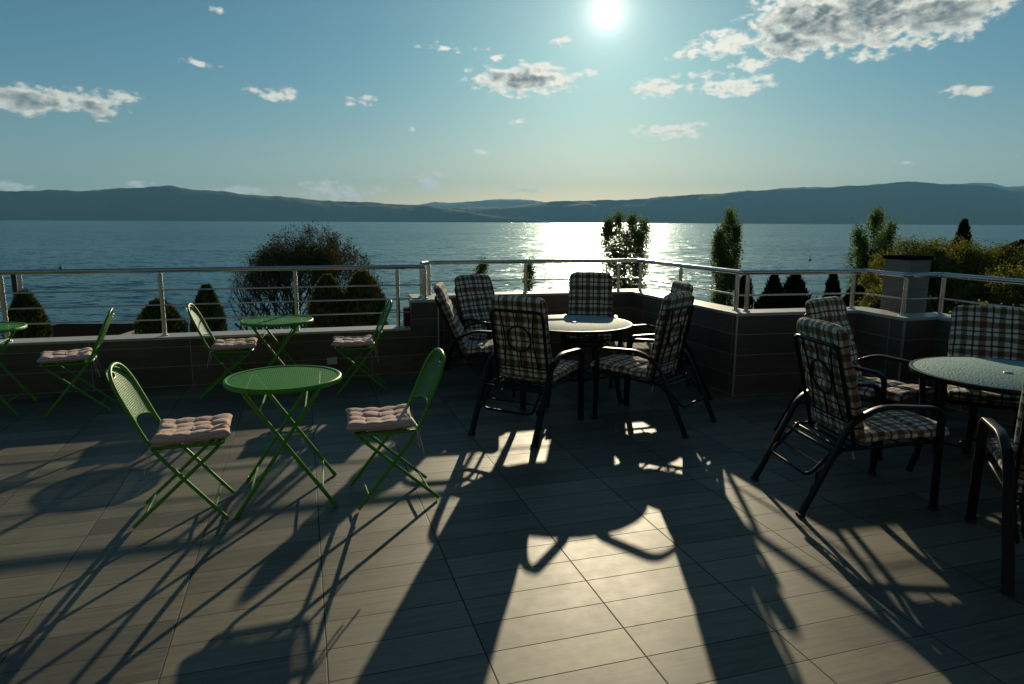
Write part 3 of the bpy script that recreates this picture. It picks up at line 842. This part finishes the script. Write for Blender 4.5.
place_arm(4, 2.735, 3.21, hd(.40, .916), 'plaid armchair cut off by the right edge, nearest the camera')

# ---- round glass tables
def glass_table(label):
    t = thing('glass_table', label, 'table', group='round frosted glass garden tables')
    r = .53
    MB().lathe([(.0, .7215), (r - .014, .7215), (r - .010, .719), (r - .010, .716), (.0, .716)], 80).build('glass_top', M['glass'], t, smooth=True)
    MB().lathe([(r - .016, .7225), (r - .004, .7235), (r + .004, .720), (r + .006, .705), (r + .002, .693), (r - .018, .692), (r - .022, .700), (r - .020, .714), (r - .016, .7145)], 80).build('rim', M['black'], t, smooth=True)
    MB().lathe([(.0, .731), (.018, .731), (.024, .727), (.026, .7225), (.012, .7222)], 24).build('parasol_plug', M['coping'], t, smooth=True)
    for k in range(4):
        a = R(45 + 90 * k); c, s = math.cos(a), math.sin(a)
        MB().tube([(c * q, s * q, z) for q, z in ((.475, .695), (.455, .50), (.44, .30), (.455, .12), (.49, .0))], 1, flat=(.042, .03), up=(-s, c, 0)).build('leg', M['black'], t, smooth=True)
    mb = MB()
    mb.tube([(.20 * math.cos(2 * math.pi * k / 36), .20 * math.sin(2 * math.pi * k / 36), .20) for k in range(36)], .009, 8, closed=True)
    for k in range(4):
        a = R(45 + 90 * k); c, s = math.cos(a), math.sin(a)
        mb.tube([(c * .44, s * .44, .33), (c * .33, s * .33, .22), (c * .20, s * .20, .20)], .009, 8)
    mb.build('brace', M['black'], t, smooth=True)
    return t
g1 = glass_table('round frosted glass table ringed by six plaid chairs in the centre'); g1.scale = (1.05, 1.05, 1); g1.location = (.60, 6.53, 0); g1.rotation_euler = (0, 0, R(12))
g2 = copy_tree(g1); g2.location = (3.24, 4.36, 0); g2.rotation_euler = (0, 0, R(30)); g2['label'] = 'round frosted glass table at the right edge, sky reflection put into its teal colour'

# ------------------------------------------------------------------ vegetation
def leaf_quads(mb, pts, size, rnd, elong=1.5, updir=0.):
    for p in pts:
        s = size * rnd.uniform(.6, 1.3)
        d = Vector((rnd.gauss(0, 1), rnd.gauss(0, 1), rnd.gauss(0, 1) + updir)).normalized()
        o = d.orthogonal().normalized(); q = Matrix.Rotation(rnd.uniform(0, 6.28), 3, d) @ o
        a, b = d * s * elong * .5, q * s * .5
        mb.add([p - a, p + b * .9, p + a, p - b * .9], [(0, 1, 2, 3)])

def poplar(name, label, x, y, ztop, z0, rad, cols, nleaf, size, mat, seed, group, cat='tree', zc0=None, density=1.):
    """columnar tree: upright limbs each with its own narrow plume"""
    rnd = random.Random(seed); t = thing(name, label, cat, (x, y, z0), 0, group)
    Ht = ztop - z0
    tk = MB(); cr = MB()
    tk.tube([(0, 0, -.3), (0, 0, Ht * .3), (.05, .03, Ht * .6)], [.16 * rad + .05, .12 * rad + .03, .04], 7)
    for (dx, dh, rr) in cols:
        top = dh * Ht
        limb = [Vector((0, 0, Ht * .08)), Vector((dx * .6, rnd.uniform(-.2, .2) * rad, Ht * .25)), Vector((dx * .95, rnd.uniform(-.3, .3) * rad, Ht * .55)), Vector((dx, rnd.uniform(-.2, .2) * rad, top * .97))]
        tk.tube(limb, [.05 + .04 * rad, .05 + .02 * rad, .035, .012], 6)
        zlo = (zc0 if zc0 is not None else .12) * Ht
        nb = int(46 * density)
        for k in range(nb):
            q = rnd.random() ** .8; z = zlo + (top - zlo) * q
            f = min(1, (1 - q) * 3.2 + .18) ** .7
            an = rnd.uniform(0, 6.28); rb = rr * f * rnd.uniform(.75, 1.15)
            c0 = limb[1].lerp(limb[3], max(0, (z / Ht - .25) / (.75 * dh))) if z > Ht * .25 else limb[1]
            base = Vector((c0.x, c0.y, z - rb * .9)); tip = Vector((c0.x + rb * math.cos(an), c0.y + rb * math.sin(an), z + rb * rnd.uniform(.4, 1.1)))
            mid = base.lerp(tip, .5) + Vector((math.cos(an), math.sin(an), 0)) * rb * .18
            tk.tube([base, mid, tip], [.014, .010, .004], 4)
            for m_ in range(int(nleaf / nb / len(cols))):
                s_ = rnd.uniform(.25, 1.05); pp = base.lerp(mid, s_ * 2) if s_ < .5 else mid.lerp(tip, s_ * 2 - 1)
                g = .16 * rr + .05
                leaf_quads(cr, [pp + Vector((rnd.gauss(0, g), rnd.gauss(0, g), rnd.gauss(0, g * 1.6)))], size, rnd, 1.5, .4)
    tk.build('trunk', M['bark'], t, smooth=True); cr.build('crown', M[mat], t)
    return t

GP = 'poplar trees by the lake'
poplar('poplar_tree', 'sparse triple-crowned poplar standing in the sun glitter of the lake', 7.35, 45, 2.0, -6.6, 1., [(-1.2, .95, .62), (-.4, 1.0, .6), (.4, .985, .58), (1.2, .96, .6)], 64000, .062, 'leaf_poplar', 14, GP, density=3.2)
poplar('poplar_tree', 'narrow dark poplar alone right of the sun glitter', 13.05, 42, 2.2, -6.5, .8, [(-.5, .88, .45), (.08, 1.0, .55), (.5, .90, .42)], 22000, .075, 'leaf_poplar', 21, GP, density=2.6)
poplar('poplar_tree', 'bushier green poplar left of the tiled pillar', 15.75, 30, 1.85, -6.1, 1., [(-.75, .93, .42), (-.12, 1.03, .42), (.58, .98, .42)], 28000, .066, 'leaf_poplar', 31, GP, density=2.4)
poplar('young_poplar', 'slim young green tree top just over the plaid chair by the pillar', -1.7, 40, -.75, -6.2, .5, [(0, 1, .42)], 2600, .10, 'leaf_poplar', 41, 'slim young trees', zc0=.4)
poplar('young_poplar', 'slimmest young tree directly behind a railing post left of the glitter', 1.0, 40, -.72, -6.2, .4, [(0, 1, .28)], 1500, .10, 'leaf_poplar', 42, 'slim young trees', zc0=.4)

def conifer(label, x, y, ztop, z0, rmax, mat, seed, n=5200, size=.10, group=None, shape=1.3, lobes=6, name='thuja_tree'):
    """dense evergreen cone: dark inner mass of upright sprays with a knobbly outline"""
    rnd = random.Random(seed); t = thing(name, label, 'tree', (x, y, z0), 0, group)
    Ht = ztop - z0
    MB().tube([(0, 0, -.3), (0, 0, Ht * .9)], [.11, .02], 7).build('trunk', M['bark'], t, smooth=True)
    cr = MB()
    lob = [(rnd.uniform(0, 6.28), rnd.uniform(.1, .95), rnd.uniform(.7, 1.1)) for _ in range(lobes * 4)]
    for k in range(n):
        q = 1 - rnd.random() ** .75 if False else rnd.random(); an = rnd.uniform(0, 6.28)
        f = min(1, ((1 - q) * Ht + .03) / shape) ** (1. if 'clump' in label else .62) * (1 + .03 * (1 - q) * Ht) 
        bump = 1 + .16 * mnoise.noise(Vector((math.cos(an) * 1.8 + seed, math.sin(an) * 1.8, q * Ht * 1.5)))
        for la, lq, lr_ in lob[:lobes]:
            d = math.hypot(((an - la + math.pi) % (2 * math.pi) - math.pi) * .7, (q - lq) * 5); bump += .12 * math.exp(-d * d * 3) * lr_
        if mat == 'leaf_dark': bump += .7 * mnoise.noise(Vector((math.cos(an) * 2.2 + seed * 2, math.sin(an) * 2.2, q * Ht * 3.4)))
        rr = rmax * f * bump * (1 - abs(rnd.gauss(0, .10)) - (rnd.random() < .3) * rnd.random() * .5)
        p = Vector((rr * math.cos(an), rr * math.sin(an), .15 + q * (Ht - .1)))
        s = size * rnd.uniform(.7, 1.5)
        out = Vector((math.cos(an) * .6, math.sin(an) * .6, 1.3 + rnd.uniform(-.4, .4))).normalized()
        side = Vector((-math.sin(an), math.cos(an), rnd.uniform(-.5, .5))).normalized()
        cr.add([p - out * s * .5, p + side * s * .42, p + out * s * 1.0, p - side * s * .42], [(0, 1, 2, 3)])
    # inner mass so the crown is opaque
    inner = []
    for j in range(33):
        q = j / 32; inner.append((max(.01, rmax * (.6 if mat == 'leaf_dark' else .78) * min(1, ((1 - q) * Ht) / shape) ** (1. if 'clump' in label else .7)), .15 + q * (Ht - .35)))
    cr.lathe([(.01, .15)] + inner, 16)
    cr.build('crown', M[mat], t)
    return t
GT = 'clipped evergreens below the terrace'
conifer('rounded dark evergreen merging with its twin behind the rear green table', -5.40, 20, .02, -6, .62, 'leaf_thuja', 51, 16000, .085, GT, 1.0)
conifer('taller dark evergreen, the right one of the merged pair before the bare tree', -4.38, 20, .14, -6, .66, 'leaf_thuja', 52, 16000, .085, GT, .9)
conifer('pointed narrow evergreen with yellowish tips behind the chair left of the rear table', -8.98, 20, -.28, -6, .46, 'leaf_thuja', 53, 14000, .085, GT, .95)
conifer('low round-topped evergreen behind a railing post left of the pointed one', -10.42, 20, -.72, -6, .66, 'leaf_thuja', 54, 14000, .085, GT, .8)
conifer('evergreen at the far left edge beside two thin posts', -14.35, 20, -.48, -6, .56, 'leaf_thuja', 55, 14000, .085, GT, 1.0)
GD = 'dark evergreens seen through the right railing'
conifer('slim dark cypress column behind the railing corner posts', 9.55, 28, -.5, -6.1, .28, 'leaf_dark', 61, 6000, .11, GD, .6, name='cypress_tree')
conifer('dark pointed evergreen, left peak of the double clump over the parapet', 9.95, 26, -.36, -6.1, 1.0, 'leaf_dark', 62, 8000, .17, GD, 2.4, name='cypress_tree')
conifer('dark ragged evergreen, right peak of the double clump over the parapet', 10.98, 26.5, -.32, -6.1, 1.1, 'leaf_dark', 63, 8000, .17, GD, 1.9, name='cypress_tree')
conifer('dark tapered cypress just left of the bushy poplar', 12.2, 26, -.20, -6.1, .48, 'leaf_dark', 64, 7000, .11, GD, 2.4, name='cypress_tree')
conifer('low dark shrub at the foot of the bushy poplar', 12.65, 25, -.70, -6.1, .8, 'leaf_dark', 65, 7000, .12, GD, 1.4, name='cypress_tree')
conifer('dark spiky conifer tip poking above the yellow-green shrubs', 22.15, 34, 1.72, -6, .5, 'leaf_dark', 66, 5500, .16, None, 2.2, name='conifer_tree')

def twiggy(name, label, x, y, z0, height, rx, nmain, mat, seed, leaves, lsize, group=None, spread=1., lean=0., depth=5, crown_z=.25, ry=None, r0=.11, cat='tree'):
    """open-branched tree grown by recursive forking inside an ellipsoid"""
    rnd = random.Random(seed); t = thing(name, label, cat, (x, y, z0), 0, group)
    tk = MB(); cr = MB(); tips = []
    cz = height * (1 + crown_z) / 2; rz = height * (1 - crown_z) / 2; ry = ry or rx
    def inside(p): return ((p.x - lean) / rx) ** 2 + (p.y / ry) ** 2 + ((p.z - cz) / rz) ** 2
    def grow(p, d, ln, r, lev):
        e = p + d * ln
        if inside(e) > 1.02 and lev > 1:
            e = p + d * ln * .35
            tips.append(e); tk.tube([p, e], [r, max(.003, r * .5)], 3); return
        mid = p.lerp(e, .5) + Vector((rnd.gauss(0, .06), rnd.gauss(0, .06), rnd.gauss(0, .04))) * ln
        tk.tube([p, mid, e], [r, r * .8, max(.004, r * .62)], 5 if lev < 3 else 3)
        if lev >= depth: tips.append(e); tips.append(mid); return
        if lev >= 3: tips.append(e)
        for k in range(3 if lev < 4 else 2 + (rnd.random() < .5)):
            ax = Vector((rnd.gauss(0, 1), rnd.gauss(0, 1), rnd.gauss(0, .4)))
            nd = (d + ax.normalized() * rnd.uniform(.35, .8) * spread + Vector((0, 0, .16))).normalized()
            grow(e, nd, ln * rnd.uniform(.66, .86), r * .62, lev + 1)
    for k in range(nmain):
        an = 6.28 * k / nmain + rnd.uniform(-.4, .4)
        d = Vector((math.cos(an) * .5 * spread, math.sin(an) * .5 * spread, 1)).normalized()
        grow(Vector((rnd.uniform(-.1, .1), rnd.uniform(-.1, .1), 0)), d, height * .27, r0, 1)
    for p in tips:
        leaf_quads(cr, [p + Vector((rnd.gauss(0, .10), rnd.gauss(0, .10), rnd.gauss(0, .10))) for _ in range(leaves)], lsize, rnd, 1.6)
    tk.build('trunk', M['bark'], t); cr.build('crown', M[mat], t)
    return t
twiggy('broad_tree', 'round-crowned tree with bare twigs and first leaves behind the rear green table', -8.75, 30, -6, 7.45, 2.95, 8, 'leaf_bud', 77, 2, .055, depth=8, crown_z=.12, r0=.12)
twiggy('bare_tree', 'thin leafless tree left of the round-crowned one', -10.9, 31, -6, 6.6, 1.9, 6, 'leaf_bud', 72, 2, .045, depth=7, crown_z=.15, r0=.09)
GS = 'yellow-green shrubs outside the right railing'
shr = [(14.3, 24.5, 6.95, 1.9, 'yellow-green shrub just right of the tiled pillar'), (16.6, 26, 7.1, 2.1, 'yellow-green bush under the dark conifer tip'), (19.2, 27, 6.7, 2.2, 'yellow-green bush below the dark roof at the right edge'),
       (12.2, 21.5, 5.75, 1.4, 'yellowish shrub between the bushy poplar and the tiled pillar'), (15.2, 20.5, 6.2, 1.9, 'olive bush low behind the railing right of the pillar'), (11.0, 15.8, 5.6, 1.3, 'lower olive bush right beside the pillar'), (12.9, 15.6, 5.9, 1.6, 'lower olive bush seen above the wide plaid armchair')]
for i, (x, y, h, r, lab) in enumerate(shr):
    twiggy('shrub', lab, x, y, -6, h + .15, r, 7, 'leaf_olive', 80 + i, 17, .05, GS, spread=.75, depth=7, crown_z=.02, r0=.06, cat='shrub')

# dark roofed house beyond the shrubs, flat-roofed shed, two posts, buoys
hs = thing('house', 'house with long dark roof beyond the yellow-green shrubs at the right edge', 'house', (36.6, 43, -6), R(-4))
MB().box(-6, 7, -3, 3.4, -.5, 4.9).build('wall', M['plaster'], hs)
MB().add([(-6.6, -3.6, 4.75), (7.6, -3.6, 4.75), (7.6, 4.0, 4.75), (-6.6, 4.0, 4.75), (-4.6, .2, 6.75), (5.6, .2, 6.75)], [(0, 1, 5, 4), (2, 3, 4, 5), (3, 0, 4), (1, 2, 5), (3, 2, 1, 0)]).build('roof', M['roof_dark'], hs)
for x in (-4, -1, 2, 5):
    w = MB().box(x - .5, x + .5, -3.05, -3.003, 1.6, 3.0).build('window', M['foot'], hs)
    MB().box(x - .58, x + .58, -3.12, -3.05, 1.5, 1.6).build('sill', M['concrete'], w)
sd = thing('shed', 'low outbuilding with flat black roof showing above the left parapet', 'shed', (-16.2, 25, -6), R(3))
MB().box(-1.9, 1.55, -2.4, 2.4, -.3, 3.3).build('wall', M['concrete'], sd)
MB().box(-2.1, 1.75, -2.6, 2.6, 3.3, 3.5).build('roof', M['roof_dark'], sd, bevel=.02)
MB().add([(1.78, -2.6, 3.1), (2.05, -2.6, 2.9), (2.05, 2.6, 2.9), (1.78, 2.6, 3.1), (1.78, -2.6, 3.52), (1.85, -2.6, 3.52), (1.85, 2.6, 3.52), (1.78, 2.6, 3.52)], [(0, 1, 2, 3), (4, 5, 6, 7), (0, 1, 5, 4), (2, 3, 7, 6), (1, 2, 6, 5), (0, 4, 7, 3)]).build('fascia', M['concrete'], sd)
o = MB().tube([(0, 0, 0), (0, 0, 6.05)], .075, 8).build('timber_post', M['wood_dark'], None, smooth=True); o.location = (-16.05, 22, -6); tag(o, 'dark thin post at the far left beside the edge evergreen', 'post')
o = MB().tube([(0, 0, 0), (0, 0, 6.0)], .055, 8).build('metal_post', M['steel'], None, smooth=True); o.location = (-15.85, 22, -6); tag(o, 'pale metal post next to the dark one at the far left', 'post')
def buoy(x, y, lab):
    t = thing('buoy', lab, 'buoy', (x, y, -9), 0, 'small dark buoys on the lake')
    MB().lathe([(.0, -.3), (.35, -.2), (.45, .1), (.3, .35), (.08, .45)], 16).build('float', M['foot'], t, smooth=True)
    MB().tube([(0, 0, .4), (0, 0, 1.2)], .07, 6).build('mast', M['foot'], t)
buoy(86.6, 200, 'tiny dark marker buoy on the lake above the right railing'); buoy(-98.9, 150, 'tiny dark buoy on the lake above the left railing')

# ------------------------------------------------------------------ air
SUN_AZ, SUN_EL = 7.3, 15.7
hz = MB().box(-26000, 26000, -3500, 24500, -14, 1350).build('haze', bpy.data.materials.new('haze_air'))
hz['kind'] = 'stuff'
hm = hz.data.materials[0]; hm.use_nodes = True; nt = hm.node_tree; nt.nodes.clear()
ho = nt.nodes.new('ShaderNodeOutputMaterial'); pv = nt.nodes.new('ShaderNodeVolumePrincipled')
pv.inputs['Color'].default_value = (.26, .64, 1.0, 1); pv.inputs['Density'].default_value = HAZE = 4.3e-5; pv.inputs['Anisotropy'].default_value = .1
nt.links.new(pv.outputs[0], ho.inputs['Volume'])

# ------------------------------------------------------------------ sky
CLOUDS = [(22.46, 14.36, 4.82, 2.19, 1), (26.62, 14.54, 5.01, 2.79, 1), (30.56, 13.93, 3.2, 1.81, 1), (20.87, 13.07, 2.34, 1.33, 1), (32.78, 14.03, 1.77, 0.82, 0.9), (16.28, 13.12, 2.48, 0.95, 0.8), (13.58, 12.64, 1.95, 0.49, 0.7), (18.17, 11.64, 1.86, 0.48, 0.7), (11.57, 10.24, 2.3, 0.72, 0.8), (17.17, 10.23, 3.06, 0.71, 0.8), (12.63, 7.13, 2.92, 0.6, 0.84), (0.93, 10.99, 4.3, 1.1, 0.95), (3.75, 13.7, 0.79, 0.42, 0.6), (32.35, 8.7, 1.37, 0.44, 0.8), (-34.08, 7.75, 3.03, 0.94, 1), (-30.55, 7.82, 2.26, 0.92, 0.95), (-28.32, 8.46, 0.87, 0.33, 0.6), (-23.7, 11.11, 1.33, 0.27, 0.6), (-20.18, 9.55, 0.63, 0.28, 0.6), (-18.06, 9.32, 1.45, 0.5, 0.75), (-15.03, 2.47, 1.68, 0.7, 0.7), (-13.12, 1.95, 1.71, 0.47, 0.6), (-6.98, 3.21, 1.29, 0.55, 0.7), (-35.83, 2.1, 1.19, 0.32, 0.7), (-2.83, 5.68, 0.81, 0.23, 0.6), (-8.03, 7.14, 0.55, 0.3, 0.5), (-12.03, 9.18, 1.0, 0.37, 0.45), (-21.97, 14.79, 0.61, 0.32, 0.6), (0.76, 2.55, 2.13, 0.24, 0.45), (0.56, 7.86, 0.81, 0.23, 0.5), (10.78, 4.89, 0.55, 0.38, 0.4), (28.82, 4.1, 0.87, 0.21, 0.5), (-28.18, 2.47, 1.02, 0.28, 0.6), (-21.33, 2.2, 2.85, 0.3, 0.5), (6.08, 11.53, 0.47, 0.58, 0.3), (-1.7, 12.71, 0.95, 0.29, 0.6), (35.47, 4.68, 0.54, 0.26, 0.5), (-10.75, 2.69, 0.95, 0.24, 0.4), (14.55, 11.06, 2.98, 0.35, 0.4), (-5.01, 13.29, 2.36, 0.35, 0.4), (11.05, 4.11, 0.63, 0.23, 0.35)]
w = bpy.data.worlds.new('World'); S.world = w; w.use_nodes = True; nt = w.node_tree; nt.nodes.clear()
wo = nt.nodes.new('ShaderNodeOutputWorld'); bg = nt.nodes.new('ShaderNodeBackground'); L(nt, bg.outputs[0], wo.inputs[0])
sky = nt.nodes.new('ShaderNodeTexSky'); sky.sky_type = 'NISHITA'; sky.sun_disc = False
sky.sun_elevation = R(SUN_EL); sky.sun_rotation = R(SUN_AZ); sky.altitude = 700; sky.air_density = 1.0; sky.dust_density = .6; sky.ozone_density = 2.0
tc = N(nt, 'ShaderNodeTexCoord').outputs['Generated']
nrm = N(nt, 'ShaderNodeVectorMath', operation='NORMALIZE'); L(nt, tc, nrm.inputs[0])
sx = N(nt, 'ShaderNodeSeparateXYZ'); L(nt, nrm.outputs[0], sx.inputs[0])
az = math_(nt, 'MULTIPLY', math_(nt, 'ARCTAN2', sx.outputs[0], sx.outputs[1]), 57.2958)
el = math_(nt, 'MULTIPLY', math_(nt, 'ARCSINE', sx.outputs[2]), 57.2958)
# sun aureole and disc
sv = Vector((math.sin(R(SUN_AZ)) * math.cos(R(SUN_EL)), math.cos(R(SUN_AZ)) * math.cos(R(SUN_EL)), math.sin(R(SUN_EL))))
dt = N(nt, 'ShaderNodeVectorMath', operation='DOT_PRODUCT'); L(nt, nrm.outputs[0], dt.inputs[0]); dt.inputs[1].default_value = sv
ang = math_(nt, 'MULTIPLY', math_(nt, 'ARCCOSINE', math_(nt, 'MINIMUM', dt.outputs['Value'], .9999999)), 57.2958)
def expf(k, s): return math_(nt, 'MULTIPLY', math_(nt, 'EXPONENT', math_(nt, 'MULTIPLY', ang, -1 / s)), k)
GLOW = (1.8, .7, .40, 2.5, .06, 9.)
glow = math_(nt, 'ADD', math_(nt, 'ADD', expf(GLOW[0], GLOW[1]), expf(GLOW[2], GLOW[3])), expf(GLOW[4], GLOW[5]))
disc = sstep(nt, ang, .2, .9, 3., 0.)
STR = .045
bg.inputs[1].default_value = STR
# Nishita, pulled to the teal cast of the evening
tint = mixc(nt, sstep(nt, el, -1., 13.), (1.0, 1.0, .94), (.58, .98, .99))
skc = mixc(nt, 1., sky.outputs[0], tint, 'MULTIPLY')
gv = N(nt, 'ShaderNodeCombineXYZ')
for i in range(3): L(nt, math_(nt, 'ADD', glow, disc), gv.inputs[i])
gc = mixc(nt, 1., gv.outputs[0], (1 / STR, .97 / STR, .86 / STR), 'MULTIPLY')
base = mixc(nt, 1., skc, gc, 'ADD')
# clouds in azimuth / elevation
p2 = N(nt, 'ShaderNodeCombineXYZ'); L(nt, az, p2.inputs[0]); L(nt, math_(nt, 'MULTIPLY', el, 1.7), p2.inputs[1])
wn = noise_(nt, p2.outputs[0], .5, 3, .5)
wsep = N(nt, 'ShaderNodeSeparateXYZ'); L(nt, wn.outputs[1], wsep.inputs[0])
wa = math_(nt, 'MULTIPLY_ADD', math_(nt, 'SUBTRACT', wsep.outputs[0], .5), 1.7, az)
we = math_(nt, 'MULTIPLY_ADD', math_(nt, 'SUBTRACT', wsep.outputs[1], .5), .75, el)
den = None; cm = None
for (a, e, ra, re, s_) in CLOUDS:
    if e < 4: s_ = min(1., s_ * 1.4); re *= 1.15
    if s_ >= .85 and e < 4: s_ = .84
    dx = math_(nt, 'MULTIPLY', math_(nt, 'SUBTRACT', wa, a), 1 / (ra * 1.2)); dy = math_(nt, 'MULTIPLY', math_(nt, 'SUBTRACT', we, e), 1 / (re * 1.25))
    # flatter underside
    q = math_(nt, 'SQRT', math_(nt, 'MULTIPLY_ADD', dx, dx, math_(nt, 'MULTIPLY', dy, dy)))
    m_ = math_(nt, 'MULTIPLY', math_(nt, 'SUBTRACT', 1., q), min(1., .72 + .28 * min(1, ra * re / 4)) * s_)
    if s_ >= .85:
        dy2 = math_(nt, 'MULTIPLY', math_(nt, 'SUBTRACT', we, e - .22 * re), 1 / (re * .95)); dx2 = math_(nt, 'MULTIPLY', math_(nt, 'SUBTRACT', wa, a - .12 * ra), 1 / (ra * .95))
        k_ = math_(nt, 'SUBTRACT', 1., math_(nt, 'SQRT', math_(nt, 'MULTIPLY_ADD', dx2, dx2, math_(nt, 'MULTIPLY', dy2, dy2))))
        cm = k_ if cm is None else math_(nt, 'MAXIMUM', cm, k_)
    den = m_ if den is None else math_(nt, 'MAXIMUM', den, m_)
fb = noise_(nt, p2.outputs[0], .95, 6, .54)
toS = N(nt, 'ShaderNodeCombineXYZ'); L(nt, math_(nt, 'SUBTRACT', SUN_AZ, az), toS.inputs[0]); L(nt, math_(nt, 'MULTIPLY', math_(nt, 'SUBTRACT', SUN_EL, el), 1.7), toS.inputs[1])
tn = N(nt, 'ShaderNodeVectorMath', operation='NORMALIZE'); L(nt, toS.outputs[0], tn.inputs[0])
ts = N(nt, 'ShaderNodeVectorMath', operation='SCALE'); L(nt, tn.outputs[0], ts.inputs[0]); ts.inputs[3].default_value = .35
pv2 = N(nt, 'ShaderNodeVectorMath', operation='ADD'); L(nt, p2.outputs[0], pv2.inputs[0]); L(nt, ts.outputs[0], pv2.inputs[1])
fbS = noise_(nt, pv2.outputs[0], .95, 6, .54)
relief = math_(nt, 'MULTIPLY', math_(nt, 'SUBTRACT', fb.outputs[0], fbS.outputs[0]), 3.6)
dd = math_(nt, 'ADD', den, math_(nt, 'MULTIPLY', math_(nt, 'SUBTRACT', fb.outputs[0], .53), 1.7))
dd = math_(nt, 'MULTIPLY_ADD', sstep(nt, den, -.25, 0., -1., 0.), 1., dd)
alpha = math_(nt, 'MULTIPLY', sstep(nt, dd, .0, .42), .97)
fb3 = noise_(nt, p2.outputs[0], .7, 5, .5)
core = sstep(nt, math_(nt, 'ADD', cm, math_(nt, 'MULTIPLY', math_(nt, 'SUBTRACT', fb3.outputs[0], .5), 2.6)), -.05, .50)
core = math_(nt, 'MULTIPLY', core, sstep(nt, dd, .15, .75, 0., 1.))
core = math_(nt, 'ADD', math_(nt, 'MULTIPLY', core, .85), math_(nt, 'MULTIPLY', math_(nt, 'SUBTRACT', 0., relief), .5), clamp=True)
near = sstep(nt, ang, 4., 38., 1., .15)
lit = mixc(nt, near, (.64, .63, .55), (.90, .88, .77)); lit = mixc(nt, 1., lit, (1 / STR, 1 / STR, 1 / STR), 'MULTIPLY')
dark = mixc(nt, 1., (.14, .17, .18), (1 / STR, 1 / STR, 1 / STR), 'MULTIPLY')
cc = mixc(nt, core, lit, dark)
fin = mixc(nt, alpha, base, cc)
L(nt, fin, bg.inputs[0])

sun = bpy.data.lights.new('sun', 'SUN'); sun.energy = 4.2; sun.angle = R(.55); sun.color = (1, .85, .58)
so = bpy.data.objects.new('sun', sun); C.objects.link(so); so.rotation_euler = sv.to_track_quat('Z', 'Y').to_euler()

# ------------------------------------------------------------------ camera and output
cam = bpy.data.cameras.new('camera'); cam.sensor_width = 36; cam.lens = 683 / 1024 * 36; cam.clip_start = .05; cam.clip_end = 60000
co = bpy.data.objects.new('camera', cam); C.objects.link(co)
co.matrix_world = Matrix.Translation((0, 0, 1.68)) @ Matrix.Rotation(R(80), 4, 'X') @ Matrix.Rotation(R(.28), 4, 'Z')
S.camera = co
S.render.resolution_x = 1024; S.render.resolution_y = 684
S.view_settings.view_transform = 'Standard'; S.view_settings.look = 'None'; S.view_settings.gamma = 1; S.view_settings.exposure = .24
S.render.engine = 'CYCLES'
